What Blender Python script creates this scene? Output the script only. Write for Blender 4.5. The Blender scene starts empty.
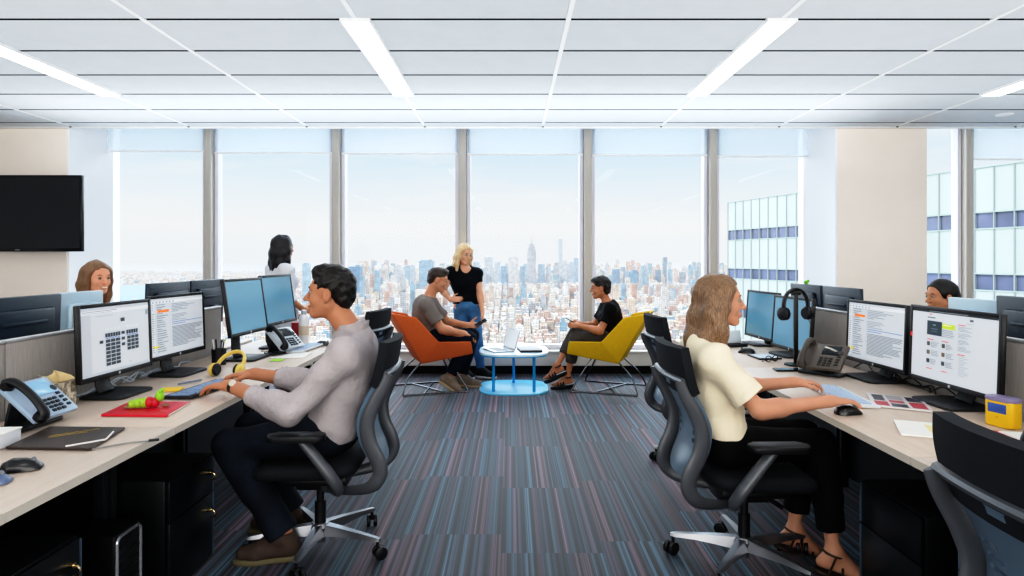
import bpy, bmesh, math, random
import numpy as np
from mathutils import Vector, Matrix

random.seed(7)
SC = bpy.context.scene
COL = SC.collection
PI = math.pi
CAM_H = 1.42

# ------------------------------------------------------------------ colour and materials
def lin(h):
    h = h.lstrip('#')
    out = []
    for i in (0, 2, 4):
        c = int(h[i:i+2], 16) / 255
        out.append(c / 12.92 if c <= 0.04045 else ((c + 0.055) / 1.055) ** 2.4)
    return (*out, 1.0)

_M = {}
def mat(name, col='#808080', rough=0.5, metal=0.0, spec=0.5, emit=0.0, ecol=None, noise=0.0, nscale=20.0,
        bump=0.0, bscale=60.0, stretch=(1, 1, 1), coat=0.0, sss=0.0):
    if name in _M:
        return _M[name]
    m = bpy.data.materials.new(name); m.use_nodes = True
    nt = m.node_tree; b = nt.nodes['Principled BSDF']
    c = lin(col) if isinstance(col, str) else (*col, 1.0)
    b.inputs['Base Color'].default_value = c
    b.inputs['Roughness'].default_value = rough
    b.inputs['Metallic'].default_value = metal
    b.inputs['Specular IOR Level'].default_value = spec
    b.inputs['Coat Weight'].default_value = coat
    if sss:
        b.inputs['Subsurface Weight'].default_value = sss
        b.inputs['Subsurface Radius'].default_value = (0.012, 0.005, 0.003)
        b.inputs['Subsurface Scale'].default_value = 1.0
    if emit:
        b.inputs['Emission Color'].default_value = lin(ecol) if ecol else c
        b.inputs['Emission Strength'].default_value = emit
    if noise or bump:
        tc = nt.nodes.new('ShaderNodeTexCoord')
        mp = nt.nodes.new('ShaderNodeMapping'); mp.inputs['Scale'].default_value = stretch
        nt.links.new(tc.outputs['Object'], mp.inputs['Vector'])
        if noise:
            n = nt.nodes.new('ShaderNodeTexNoise'); n.inputs['Scale'].default_value = nscale
            n.inputs['Detail'].default_value = 4
            nt.links.new(mp.outputs[0], n.inputs['Vector'])
            r = nt.nodes.new('ShaderNodeValToRGB')
            r.color_ramp.elements[0].position = 0.3; r.color_ramp.elements[1].position = 0.7
            r.color_ramp.elements[0].color = tuple(max(0, x * (1 - noise)) for x in c[:3]) + (1,)
            r.color_ramp.elements[1].color = tuple(min(1, x * (1 + noise)) for x in c[:3]) + (1,)
            nt.links.new(n.outputs['Fac'], r.inputs['Fac'])
            nt.links.new(r.outputs['Color'], b.inputs['Base Color'])
        if bump:
            n2 = nt.nodes.new('ShaderNodeTexNoise'); n2.inputs['Scale'].default_value = bscale
            n2.inputs['Detail'].default_value = 3
            nt.links.new(mp.outputs[0], n2.inputs['Vector'])
            bp = nt.nodes.new('ShaderNodeBump'); bp.inputs['Strength'].default_value = bump
            bp.inputs['Distance'].default_value = 0.01
            nt.links.new(n2.outputs['Fac'], bp.inputs['Height'])
            nt.links.new(bp.outputs['Normal'], b.inputs['Normal'])
    _M[name] = m
    return m

# ------------------------------------------------------------------ scene graph
def tag(o, label=None, cat=None, group=None, kind=None):
    if label: o['label'] = label
    if cat: o['category'] = cat
    if group: o['group'] = group
    if kind: o['kind'] = kind
    return o

def thing(name, label, cat, loc=(0, 0, 0), rz=0.0, group=None):
    o = bpy.data.objects.new(name, None); COL.objects.link(o)
    o.empty_display_size = 0.1
    o.location = loc; o.rotation_euler = (0, 0, rz)
    return tag(o, label, cat, group)

def kids(o):
    return [c for c in KID.get(o.name, [])]
KID = {}
def setparent(o, p):
    o.parent = p
    KID.setdefault(p.name, []).append(o)

def copy_tree(o, parent=None):
    c = o.copy(); COL.objects.link(c)
    if parent is not None: setparent(c, parent)
    for ch in list(KID.get(o.name, [])):
        copy_tree(ch, c)
    return c

def mesh_obj(name, verts, faces, mats, parent=None, smooth=True, midx=None, sharp=None):
    me = bpy.data.meshes.new(name)
    me.from_pydata(verts, [], faces)
    for m in (mats if isinstance(mats, (list, tuple)) else [mats]):
        me.materials.append(m)
    if midx is not None:
        me.polygons.foreach_set('material_index', midx)
    me.polygons.foreach_set('use_smooth', [smooth] * len(me.polygons))
    if smooth and sharp:
        me.set_sharp_from_angle(angle=sharp)
    me.update()
    o = bpy.data.objects.new(name, me); COL.objects.link(o)
    if parent is not None: setparent(o, parent)
    return o

class MB:
    """collects shapes into one mesh"""
    def __init__(s): s.bm = bmesh.new(); s.mi = 0
    def _fin(s, faces):
        for f in faces: f.material_index = s.mi
    def box(s, c, d, rot=None, bev=0.0, seg=2):
        b = bmesh.new()
        bmesh.ops.create_cube(b, size=1.0, matrix=Matrix.Diagonal((*d, 1)))
        if bev:
            bmesh.ops.bevel(b, geom=list(b.edges), offset=min(bev, min(d) * .49), segments=seg, profile=.5, affect='EDGES')
        M = Matrix.Translation(c) @ (rot.to_4x4() if rot is not None else Matrix.Identity(4))
        bmesh.ops.transform(b, matrix=M, verts=b.verts)
        s._merge(b); return s
    def _merge(s, b):
        vm = {}
        for v in b.verts: vm[v] = s.bm.verts.new(v.co)
        for f in b.faces:
            try:
                nf = s.bm.faces.new([vm[v] for v in f.verts]); nf.material_index = s.mi
            except ValueError: pass
        b.free()
    def poly(s, pts):
        f = s.bm.faces.new([s.bm.verts.new(p) for p in pts]); f.material_index = s.mi; return s
    def rings(s, R, closed=True, caps=True, loop=False):
        vs = [[s.bm.verts.new(p) for p in r] for r in R]
        n = len(vs[0])
        rng = range(len(vs) if loop else len(vs) - 1)
        for i in rng:
            a, b = vs[i], vs[(i + 1) % len(vs)]
            for j in range(n if closed else n - 1):
                k = (j + 1) % n
                f = s.bm.faces.new((a[j], a[k], b[k], b[j])); f.material_index = s.mi
        if caps and not loop:
            f = s.bm.faces.new(vs[0][::-1]); f.material_index = s.mi
            f = s.bm.faces.new(vs[-1]); f.material_index = s.mi
        return s
    def tube(s, pts, r, seg=10, loop=False, flat=1.0, up=None):
        pts = [Vector(p) for p in pts]; n = len(pts)
        rs = r if isinstance(r, (list, tuple)) else [r] * n
        R = []; nrm = None
        for i in range(n):
            if loop: t = pts[(i + 1) % n] - pts[i - 1]
            else: t = pts[min(i + 1, n - 1)] - pts[max(i - 1, 0)]
            t.normalize()
            if nrm is None:
                a = Vector(up) if up else (Vector((0, 0, 1)) if abs(t.z) < .9 else Vector((1, 0, 0)))
                nrm = (a - t * a.dot(t)).normalized()
            else:
                nrm = (nrm - t * nrm.dot(t)).normalized()
            bn = t.cross(nrm)
            R.append([pts[i] + (nrm * math.cos(2 * PI * k / seg) * flat + bn * math.sin(2 * PI * k / seg)) * rs[i] for k in range(seg)])
        return s.rings(R, True, True, loop)
    def cyl(s, a, b, r, r2=None, seg=20):
        return s.tube([a, b], [r, r if r2 is None else r2], seg)
    def lathe(s, prof, c=(0, 0, 0), seg=24, M=None):
        c = Vector(c); R = []
        for (r, z) in prof:
            ring = []
            for k in range(seg):
                p = Vector((r * math.cos(2 * PI * k / seg), r * math.sin(2 * PI * k / seg), z))
                if M is not None: p = M @ p
                ring.append(p + c)
            R.append(ring)
        return s.rings(R)
    def prism(s, poly, z0, z1, M=None, bev=0.0, seg=2):
        b = bmesh.new()
        lo = [b.verts.new((x, y, z0)) for x, y in poly]; hi = [b.verts.new((x, y, z1)) for x, y in poly]
        n = len(poly)
        b.faces.new(lo[::-1]); b.faces.new(hi)
        for i in range(n): b.faces.new((lo[i], lo[(i + 1) % n], hi[(i + 1) % n], hi[i]))
        if bev:
            ed = [e for e in b.edges if abs(e.verts[0].co.z - e.verts[1].co.z) < 1e-6]
            bmesh.ops.bevel(b, geom=ed, offset=bev, segments=seg, profile=.5, affect='EDGES')
        if M is not None: bmesh.ops.transform(b, matrix=M, verts=b.verts)
        s._merge(b); return s
    def sphere(s, c, r, sc=(1, 1, 1), seg=16):
        b = bmesh.new()
        bmesh.ops.create_uvsphere(b, u_segments=seg, v_segments=max(6, seg // 2), radius=r,
                                  matrix=Matrix.Translation(c) @ Matrix.Diagonal((*sc, 1)))
        s._merge(b); return s
    def sheet(s, grid, th, nrm=None, skip=()):
        """a thick sheet from a grid of points [i][j]; skip = set of (i,j) cells left open"""
        ni, nj = len(grid), len(grid[0])
        g = [[Vector(p) for p in row] for row in grid]
        N = [[None] * nj for _ in range(ni)]
        for i in range(ni):
            for j in range(nj):
                a = g[min(i + 1, ni - 1)][j] - g[max(i - 1, 0)][j]
                b = g[i][min(j + 1, nj - 1)] - g[i][max(j - 1, 0)]
                N[i][j] = a.cross(b).normalized()
        A = [[s.bm.verts.new(g[i][j] + N[i][j] * th / 2) for j in range(nj)] for i in range(ni)]
        B = [[s.bm.verts.new(g[i][j] - N[i][j] * th / 2) for j in range(nj)] for i in range(ni)]
        cells = {(i, j) for i in range(ni - 1) for j in range(nj - 1)} - set(skip)
        def q(*v):
            f = s.bm.faces.new(v); f.material_index = s.mi
        for (i, j) in cells:
            q(A[i][j], A[i + 1][j], A[i + 1][j + 1], A[i][j + 1])
            q(B[i][j], B[i][j + 1], B[i + 1][j + 1], B[i + 1][j])
            if (i - 1, j) not in cells: q(A[i][j], A[i][j + 1], B[i][j + 1], B[i][j])
            if (i + 1, j) not in cells: q(A[i + 1][j + 1], A[i + 1][j], B[i + 1][j], B[i + 1][j + 1])
            if (i, j - 1) not in cells: q(A[i + 1][j], A[i][j], B[i][j], B[i + 1][j])
            if (i, j + 1) not in cells: q(A[i][j + 1], A[i + 1][j + 1], B[i + 1][j + 1], B[i][j + 1])
        return s
    def build(s, name, mats, parent=None, smooth=True, sharp=35, xf=None):
        bm = s.bm
        if xf is not None: bmesh.ops.transform(bm, matrix=xf, verts=bm.verts)
        bmesh.ops.recalc_face_normals(bm, faces=bm.faces)
        me = bpy.data.meshes.new(name); bm.to_mesh(me); bm.free()
        for m in (mats if isinstance(mats, (list, tuple)) else [mats]): me.materials.append(m)
        me.polygons.foreach_set('use_smooth', [smooth] * len(me.polygons))
        if smooth: me.set_sharp_from_angle(angle=math.radians(sharp))
        o = bpy.data.objects.new(name, me); COL.objects.link(o)
        if parent is not None: setparent(o, parent)
        return o

def RX(a): return Matrix.Rotation(math.radians(a), 3, 'X')
def RY(a): return Matrix.Rotation(math.radians(a), 3, 'Y')
def RZ(a): return Matrix.Rotation(math.radians(a), 3, 'Z')

def spline(pts, n=8):
    """Catmull-Rom through the points"""
    P = [Vector(p) for p in pts]
    P = [P[0] * 2 - P[1]] + P + [P[-1] * 2 - P[-2]]
    out = []
    for i in range(1, len(P) - 2):
        for k in range(n):
            t = k / n
            a, b, c, d = P[i - 1], P[i], P[i + 1], P[i + 2]
            out.append(.5 * ((2 * b) + (c - a) * t + (2 * a - 5 * b + 4 * c - d) * t * t + (3 * b - a - 3 * c + d) * t ** 3))
    out.append(P[-2]); return out

def rrect(w, h, r, n=5):
    out = []
    for cx, cy, a in ((w/2-r, h/2-r, 0), (-w/2+r, h/2-r, 90), (-w/2+r, -h/2+r, 180), (w/2-r, -h/2+r, 270)):
        for k in range(n + 1):
            t = math.radians(a + 90 * k / n)
            out.append((cx + r * math.cos(t), cy + r * math.sin(t)))
    return out

# ------------------------------------------------------------------ signed-distance modelling for bodies, hair and clothes
def V3(*a): return np.array(a, dtype=float)
def nz(v): v = np.asarray(v, float); return v / (np.linalg.norm(v) + 1e-12)

class SDF:
    def __init__(s): s.p = []; s.planes = []
    def cone(s, a, b, r1, r2=None, k=.02, op='u', cut=False, cuta=False):
        s.p.append(('c', np.asarray(a, float), np.asarray(b, float), r1, r1 if r2 is None else r2, k, op, cut, cuta)); return s
    def ell(s, c, r, R=None, k=.02, op='u'):
        s.p.append(('e', np.asarray(c, float), np.asarray(r, float), np.eye(3) if R is None else np.asarray(R, float), k, op)); return s
    def plane(s, p, n):      # removes the side the normal points to (applies to everything added so far)
        s.p.append(('p', np.asarray(p, float), nz(n))); return s
    def chain(s, pts, rs, k=.02):
        for i in range(len(pts) - 1): s.cone(pts[i], pts[i + 1], rs[i], rs[i + 1], k)
        return s
    def mesh(s, h, folds=0.0, fscale=30.0, seed=0, streak=None):
        lo = np.full(3, 1e9); hi = -lo
        for q in s.p:
            if q[0] == 'c' and q[6] == 'u':
                m = max(q[3], q[4]); lo = np.minimum(lo, np.minimum(q[1], q[2]) - m); hi = np.maximum(hi, np.maximum(q[1], q[2]) + m)
            elif q[0] == 'e' and q[5] == 'u':
                e = np.abs(q[3]) @ q[2]; lo = np.minimum(lo, q[1] - e); hi = np.maximum(hi, q[1] + e)
        pad = 5 * h + folds
        lo = lo - pad; hi = hi + pad
        n = np.ceil((hi - lo) / h).astype(int) + 1
        d = np.full(n, .2, np.float32)
        ax = [lo[i] + h * np.arange(n[i]) for i in range(3)]
        def sl(l, u):
            i0 = np.clip(np.floor((l - lo) / h).astype(int), 0, n - 1); i1 = np.clip(np.ceil((u - lo) / h).astype(int) + 1, 1, n)
            S = tuple(slice(i0[i], i1[i]) for i in range(3))
            X = ax[0][S[0]][:, None, None]; Y = ax[1][S[1]][None, :, None]; Z = ax[2][S[2]][None, None, :]
            return S, X, Y, Z
        for q in s.p:
            if q[0] == 'p':
                X, Y, Z = ax[0][:, None, None], ax[1][None, :, None], ax[2][None, None, :]
                pl = (X - q[1][0]) * q[2][0] + (Y - q[1][1]) * q[2][1] + (Z - q[1][2]) * q[2][2]
                np.maximum(d, pl.astype(np.float32), out=d); continue
            if q[0] == 'c':
                _, a, b, r1, r2, k, op, cut, cuta = q
                m = max(r1, r2) + k + 4 * h
                S, X, Y, Z = sl(np.minimum(a, b) - m, np.maximum(a, b) + m)
                ab = b - a; L2 = ab @ ab + 1e-12
                t = ((X - a[0]) * ab[0] + (Y - a[1]) * ab[1] + (Z - a[2]) * ab[2]) / L2
                tc = np.clip(t, 0, 1)
                D = np.sqrt((X - a[0] - ab[0] * tc) ** 2 + (Y - a[1] - ab[1] * tc) ** 2 + (Z - a[2] - ab[2] * tc) ** 2) - (r1 + (r2 - r1) * tc)
                if cut: D = np.maximum(D, (t - 1) * math.sqrt(L2))
                if cuta: D = np.maximum(D, -t * math.sqrt(L2))
            else:
                _, c, r, R, k, op = q
                e = np.abs(R) @ r + k + 4 * h
                S, X, Y, Z = sl(c - e, c + e)
                x, y, z = X - c[0], Y - c[1], Z - c[2]
                u = [(R[0, i] * x + R[1, i] * y + R[2, i] * z) for i in range(3)]
                k0 = np.sqrt((u[0] / r[0]) ** 2 + (u[1] / r[1]) ** 2 + (u[2] / r[2]) ** 2)
                k1 = np.sqrt((u[0] / r[0] ** 2) ** 2 + (u[1] / r[1] ** 2) ** 2 + (u[2] / r[2] ** 2) ** 2) + 1e-9
                D = k0 * (k0 - 1) / k1
            cur = d[S]
            D = D.astype(np.float32)
            if op == 'u':
                if k > 0:
                    hh = np.clip(.5 + .5 * (cur - D) / k, 0, 1)
                    d[S] = cur + (D - cur) * hh - k * hh * (1 - hh)
                else: d[S] = np.minimum(cur, D)
            else:            # subtract
                D = -D
                if k > 0:
                    hh = np.clip(.5 - .5 * (cur - D) / k, 0, 1)
                    d[S] = cur + (D - cur) * hh + k * hh * (1 - hh)
                else: d[S] = np.maximum(cur, D)
        if folds:
            rg = np.random.RandomState(seed)
            X, Y, Z = ax[0][:, None, None], ax[1][None, :, None], ax[2][None, None, :]
            acc = 0
            for i in range(5):
                w = rg.normal(size=3); w = w / np.linalg.norm(w) * fscale * rg.uniform(.6, 1.6)
                if streak is not None: w = w * np.asarray(streak)
                ph = rg.uniform(0, 6.28)
                acc = acc + np.sin(X * w[0] + Y * w[1] + Z * w[2] + ph + 1.3 * np.sin(X * w[1] * .7 + Z * w[0] * .6 - Y * w[2] * .5))
            d += (folds * acc / 3).astype(np.float32)
        return surface_nets(d, lo, h)

def surface_nets(d, lo, h):
    s = d < 0
    c = np.zeros(tuple(x - 1 for x in d.shape), np.int8)
    for i in (0, 1):
        for j in (0, 1):
            for k in (0, 1):
                c += s[i:s.shape[0] - 1 + i, j:s.shape[1] - 1 + j, k:s.shape[2] - 1 + k]
    act = np.argwhere((c > 0) & (c < 8))
    idx = np.full(c.shape, -1, np.int32); idx[tuple(act.T)] = np.arange(len(act))
    pos = np.zeros((len(act), 3)); cnt = np.zeros(len(act))
    corners = [(i, j, k) for i in (0, 1) for j in (0, 1) for k in (0, 1)]
    for a in corners:
        for b in corners:
            if sum(abs(a[i] - b[i]) for i in range(3)) == 1 and a < b:
                da = d[act[:, 0] + a[0], act[:, 1] + a[1], act[:, 2] + a[2]]
                db = d[act[:, 0] + b[0], act[:, 1] + b[1], act[:, 2] + b[2]]
                m = (da < 0) != (db < 0)
                t = np.where(m, da / np.where(m, da - db, 1), 0)
                p = np.array(a)[None] + t[:, None] * (np.array(b) - np.array(a))[None]
                pos += np.where(m[:, None], p, 0); cnt += m
    pos = (act + pos / cnt[:, None]) * h + lo
    F = []
    for axis in range(3):
        sh = [slice(None)] * 3; sh2 = [slice(None)] * 3
        sh[axis] = slice(0, -1); sh2[axis] = slice(1, None)
        A, B = s[tuple(sh)], s[tuple(sh2)]
        e = np.argwhere(A != B)
        o1, o2 = [i for i in range(3) if i != axis]
        e = e[(e[:, o1] > 0) & (e[:, o2] > 0) & (e[:, o1] < s.shape[o1] - 1) & (e[:, o2] < s.shape[o2] - 1)]
        if not len(e): continue
        def at(x, y):
            g = e.copy(); g[:, o1] += x; g[:, o2] += y
            return idx[g[:, 0], g[:, 1], g[:, 2]]
        q = np.stack([at(-1, -1), at(0, -1), at(0, 0), at(-1, 0)], 1)
        flip = s[tuple(sh)][tuple(e.T)]
        if axis == 1: flip = ~flip
        q[~flip] = q[~flip][:, ::-1]
        F.append(q)
    F = np.concatenate(F); F = F[(F >= 0).all(1)]
    return pos, F

def sdf_obj(name, S, h, m, parent, **kw):
    v, f = S.mesh(h, **kw)
    base = np.array(parent.location)
    me = bpy.data.meshes.new(name)
    me.vertices.add(len(v)); me.vertices.foreach_set('co', (v - base).ravel())
    me.loops.add(f.size); me.loops.foreach_set('vertex_index', f.ravel().astype(np.int32))
    me.polygons.add(len(f)); me.polygons.foreach_set('loop_start', np.arange(0, f.size, 4, dtype=np.int32))
    me.polygons.foreach_set('loop_total', np.full(len(f), 4, np.int32))
    me.polygons.foreach_set('use_smooth', [True] * len(f))
    me.materials.append(m); me.update(calc_edges=True); me.validate()
    o = bpy.data.objects.new(name, me); COL.objects.link(o); setparent(o, parent)
    return o
SKY, SUN, HAZE, EXPO = .98, 2.6, .97, 0.0
UP, FRONT, GLOW = 178, 300, 10.0
CURVE = ((.02, .008), (.08, .057), (.3, .32), (.6, .70))
# ================================================================== people
def head_frame(yaw, pitch=0, roll=0):
    """columns forward, left, up; yaw in degrees from +X, pitch positive looks down"""
    R = Matrix.Rotation(math.radians(yaw), 3, 'Z') @ Matrix.Rotation(math.radians(pitch), 3, 'Y') @ Matrix.Rotation(math.radians(roll), 3, 'X')
    return np.array(R)

def add_head(S, c, R, sc, fem, ears=True):
    W = lambda x, y, z: c + R @ (np.array([x, y, z]) * sc)
    E = lambda p, r, k=.015, op='u', A=None: S.ell(W(*p), np.array(r) * sc, (R if A is None else R @ A), k * sc, op)
    C = lambda a, b, r1, r2, k=.012: S.cone(W(*a), W(*b), r1 * sc, r2 * sc, k * sc)
    E((-.014, 0, .034), (.097, .076, .084), .02)
    E((.026, 0, -.03), (.060, .057, .080), .03)
    for s in (-1, 1):
        C((-.005, s * .046, -.05), (.052, s * .018, -.094), .024, .017, .025)
    C((.066, -.008, -.098), (.066, .008, -.098), .016 if fem else .018, .016 if fem else .018, .02)
    C((.073, -.026, .024), (.073, .026, .024), .013, .013, .02)
    for s in (-1, 1):
        E((.052, s * .036, -.03), (.028, .022, .024), .02)
        E((.094, s * .031, .003), (.0135, .018, .0075), .010, 's')
    nl = .020 if fem else .024
    C((.082, 0, .012), (.088 + nl, 0, -.031), .0075, .0105, .012)
    for s in (-1, 1): E((.094, s * .010, -.034), (.011, .0075, .007), .006)
    E((.083, 0, -.061), (.014, .023, .0065), .006); E((.081, 0, -.0735), (.013, .019, .0075), .006)
    C((.092, -.019, -.067), (.092, .019, -.067), .0022, .0022, .004) if False else None
    if ears:
        for s in (-1, 1):
            E((-.010, s * .079, -.004), (.020, .0115, .032), .005)
            E((-.003, s * .090, -.002), (.011, .007, .020), .003, 's')
            E((-.004, s * .074, -.030), (.010, .007, .010), .005)

def face_parts(parent, c, R, sc, brow, iris='#3a2b20', lip='#b06a5c', smile=0.0):
    W = lambda x, y, z: c + R @ (np.array([x, y, z]) * sc)
    base = Vector(parent.location)
    for s in (-1, 1):
        mb = MB()
        mb.sphere(Vector(W(.0770, s * .031, .003) - base), .0112 * sc, seg=12)
        mb.mi = 1
        mb.sphere(Vector(W(.0825, s * .031, .003) - base), .0068 * sc, seg=10)
        mb.build('eye', [mat('eye_white', '#9c9088', .6, spec=.1), mat('iris_' + iris, iris, .5, spec=.15)], parent)
        B = MB()
        pts = [W(.085, s * .016, .021), W(.088, s * .030, .027), W(.079, s * .047, .023)]
        B.tube([Vector(p - base) for p in spline(pts, 4)], [.0030 * sc] * 3 + [.0034 * sc] * 3 + [.0026 * sc] * 2 + [.0016 * sc], 6)
        B.build('eyebrow', brow, parent)
    L = MB()
    for z, r in ((-.062, .0034), (-.0735, .0042)):
        pts = [W(.080, -.023, z + .004 * smile), W(.0893, -.010, z), W(.0905, 0, z - .0005), W(.0893, .010, z), W(.080, .023, z + .004 * smile)]
        q = spline(pts, 4); n = len(q)
        L.tube([Vector(p - base) for p in q], [r * sc * (.35 + .65 * math.sin(PI * i / (n - 1))) for i in range(n)], 6)
    L.build('lips', mat('lip_' + lip, lip, .45), parent)

def add_hand(S, w, d, n, right, sc=1.0, curl=(.35, .5, .35), spread=.06, thumb=.5, index_curl=None):
    """wrist point, finger direction, palm-facing direction"""
    d = nz(d); n = nz(np.asarray(n, float) - d * np.dot(n, d))
    t = np.cross(d, n) * (1 if right else -1)      # towards the thumb
    S.cone(w - d * .012 * sc, w + d * .03 * sc, .024 * sc, .026 * sc, .014)
    R = np.stack([d, t, n], 1)
    S.ell(w + d * .055 * sc, np.array([.052, .040, .0155]) * sc, R, .012)
    S.ell(w + d * .035 * sc + t * .022 * sc + n * .006 * sc, np.array([.032, .018, .016]) * sc, R, .01)
    for i, (o, L, st) in enumerate(((.0275, .074, .094), (.0095, .082, .099), (-.0085, .076, .094), (-.026, .060, .085))):
        a = w + d * st * sc + t * o * sc
        ang = 0.0; dirb = nz(d + t * (1.5 - i) * spread)
        cs = index_curl if (i == 0 and index_curl is not None) else curl
        p = a; r = .0092 if i < 3 else .0080
        S.cone(w + d * .06 * sc + t * o * .9 * sc, p, .0115 * sc, r * 1.05 * sc, .006)
        for j, (fr, c_) in enumerate(zip((.45, .31, .24), cs)):
            ang += c_
            q = p + (dirb * math.cos(ang) + n * math.sin(ang)) * L * fr * sc
            S.cone(p, q, r * sc * (1 - .10 * j), r * sc * (.92 - .10 * j), .0025); p = q
    b = w + d * .022 * sc + t * .026 * sc + n * .004 * sc
    dt = nz(t * .75 + d * .65 + n * thumb * .5)
    p1 = b + dt * .044 * sc; S.cone(b, p1, .0135 * sc, .0108 * sc, .008)
    dt2 = nz(dt + d * .45 + n * thumb * .6 - t * .25); p2 = p1 + dt2 * .032 * sc
    S.cone(p1, p2, .0105 * sc, .0085 * sc, .004)
    p3 = p2 + nz(dt2 + d * .2) * .012 * sc; S.cone(p2, p3, .0088 * sc, .0072 * sc, .004)

def torso_frame(J):
    lat = nz(J['shL'] - J['shR']); up = nz(J['C'] - J['P'])
    fwd = nz(np.cross(lat, up)); lat = nz(np.cross(up, fwd))
    return np.stack([fwd, lat, up], 1)

def add_torso(S, J, g=0.0, fem=False, sc=1.0, neck=True, shoulders=True):
    R = torso_frame(J); f, l, u = R[:, 0], R[:, 1], R[:, 2]
    P, C = J['P'], J['C']
    hl = nz(J['hipL'] - J['hipR']); RP = np.stack([nz(np.cross(hl, u)), hl, u], 1)
    S.ell(P, np.array([.112 + g, (.168 if fem else .162) + g, .125 + g]) * sc, RP, .03)
    M = P * .5 + C * .5 + np.asarray(J.get('belly', (0, 0, 0)))
    S.ell(M, np.array([(.098 if fem else .108) + g, (.128 if fem else .148) + g, .17 + g]) * sc, R, .06)
    S.ell(C, np.array([(.100 if fem else .112) + g, (.140 if fem else .160) + g, .175 + g]) * sc, R, .06)
    if fem:
        for s in (-1, 1): S.ell(C + f * .075 * sc + l * s * .066 * sc - u * .012 * sc, np.array([.058 + g, .058 + g, .060 + g]) * sc, R, .035)
    N = J['N']
    for sh in (J['shL'], J['shR']):
        S.cone(N - u * .03 * sc, sh, (.058 + g) * sc, (.052 + g) * sc, .045)
        S.cone(C + (sh - N) * .4, sh, (.085 + g) * sc, (.052 + g) * sc, .05)

def add_arm(S, J, sd, g=0.0, fem=False, sc=1.0, upto=2.0, cut=False, loose=0.0):
    """upto: 1 = to the elbow, 2 = to the wrist (fractions allowed)"""
    sh, el, wr = J['sh' + sd], J['el' + sd], J['wr' + sd]
    a = (.047 if fem else .054); b = (.036 if fem else .041); w = (.024 if fem else .028)
    e = el if upto >= 1 else sh + (el - sh) * upto
    t = min(1, upto)
    S.cone(sh, e, (a + g) * sc, (a + (b - a) * t + g + loose) * sc, .03, cut=cut and upto <= 1)
    if upto > 1:
        t = min(1.0, upto - 1)
        e = el + (wr - el) * t
        S.cone(el, e, (b + .002 + g) * sc, (b + .002 + (w - b) * t + g + loose) * sc, .02, cut=cut)
        if g == 0 or t > .5:
            m = el + (wr - el) * .28; S.cone(el + (wr - el) * .1, m, (b + g) * sc, (b + .003 + g) * sc, .03)

def add_leg(S, J, sd, g=0.0, fem=False, sc=1.0, upto=2.0, cut=False, loose=0.0, calf=True):
    h, k, a = J['hip' + sd], J['kn' + sd], J['an' + sd]
    th = .086 if fem else .085; kk = .054 if fem else .058; an = .034 if fem else .040
    S.cone(h, k, (th + g) * sc, (kk + g) * sc, .05)
    t = min(1.0, upto - 1); e = k + (a - k) * t
    S.cone(k, e, (kk + g) * sc, (kk + (an - kk) * t + g + loose) * sc, .03, cut=cut)
    if calf:
        back = nz(np.cross(np.cross(k - h, a - k), a - k)) if np.linalg.norm(np.cross(k - h, a - k)) > 1e-4 else np.zeros(3)
        m = k + (a - k) * .3; 
        S.cone(k + (a - k) * .12, k + (a - k) * .5, (kk - .004 + g) * sc, (kk - .008 + g) * sc, .04)

def add_foot(S, J, sd, g=0.0, sc=1.0, sole=True):
    a = J['an' + sd]; d = nz(J['toe' + sd]); u = J.get('up' + sd, V3(0, 0, 1)); u = nz(u - d * np.dot(u, d))
    heel = a - u * .055 * sc - d * .035 * sc
    ball = a - u * .062 * sc + d * .115 * sc
    toe = a - u * .066 * sc + d * .175 * sc
    S.cone(a, heel, (.036 + g) * sc, (.032 + g) * sc, .02)
    S.cone(a + d * .01 * sc, ball, (.040 + g) * sc, (.030 + g) * sc, .03)
    l = np.cross(u, d)
    for s in (-1, 1): S.cone(heel + d * .03 * sc, ball + l * s * .016 * sc, (.026 + g) * sc, (.026 + g) * sc, .02)
    S.cone(ball + l * .012 * sc, toe + l * .004 * sc, (.027 + g) * sc, (.020 + g) * sc, .02)
    S.cone(ball - l * .014 * sc, toe - l * .014 * sc, (.025 + g) * sc, (.018 + g) * sc, .02)
    if sole: S.plane(a - u * (.088 + g * .5) * sc, -u)
    return heel, ball, toe, u, d, l

SKIN = lambda n, c: mat('skin_' + n, c, .5, spec=.35, sss=.25, noise=.05, nscale=14)
def hair_mat(n, c, v=.35):
    return mat('hair_' + n, c, .42, spec=.5, noise=v, nscale=26, stretch=(9, 9, .5), bump=.35, bscale=60)
def cloth_mat(n, c, bump=.25, rough=.85, noise=.06):
    return mat('cloth_' + n, c, rough, spec=.2, noise=noise, nscale=9, bump=bump, bscale=40)

def body(parent, J, skin, sc=1.0, fem=False, h=.006, hands=None, feet=False, ears=True):
    S = SDF()
    add_torso(S, J, -.004, fem, sc)
    for sd in 'LR':
        add_arm(S, J, sd, 0, fem, sc); add_leg(S, J, sd, -.006, fem, sc)
        add_foot(S, J, sd, -.006, sc, sole=False)
        hd = hands[sd]
        add_hand(S, J['wr' + sd], right=(sd == 'R'), sc=sc * (.92 if fem else 1.0), **hd)
    R, c = J['HR'], J['H']
    nb = c + R @ (np.array([-.022, 0, -.06]) * sc)
    S.cone(J['N'] - nz(J['N'] - J['C']) * .0, nb, (.048 if fem else .058) * sc, (.046 if fem else .056) * sc, .03)
    add_head(S, c, R, sc, fem, ears)
    return sdf_obj('body', S, h, skin, parent)

def make_J(**k):
    J = {a: (np.asarray(b, float) if not isinstance(b, (str,)) else b) for a, b in k.items()}
    return J

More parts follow.
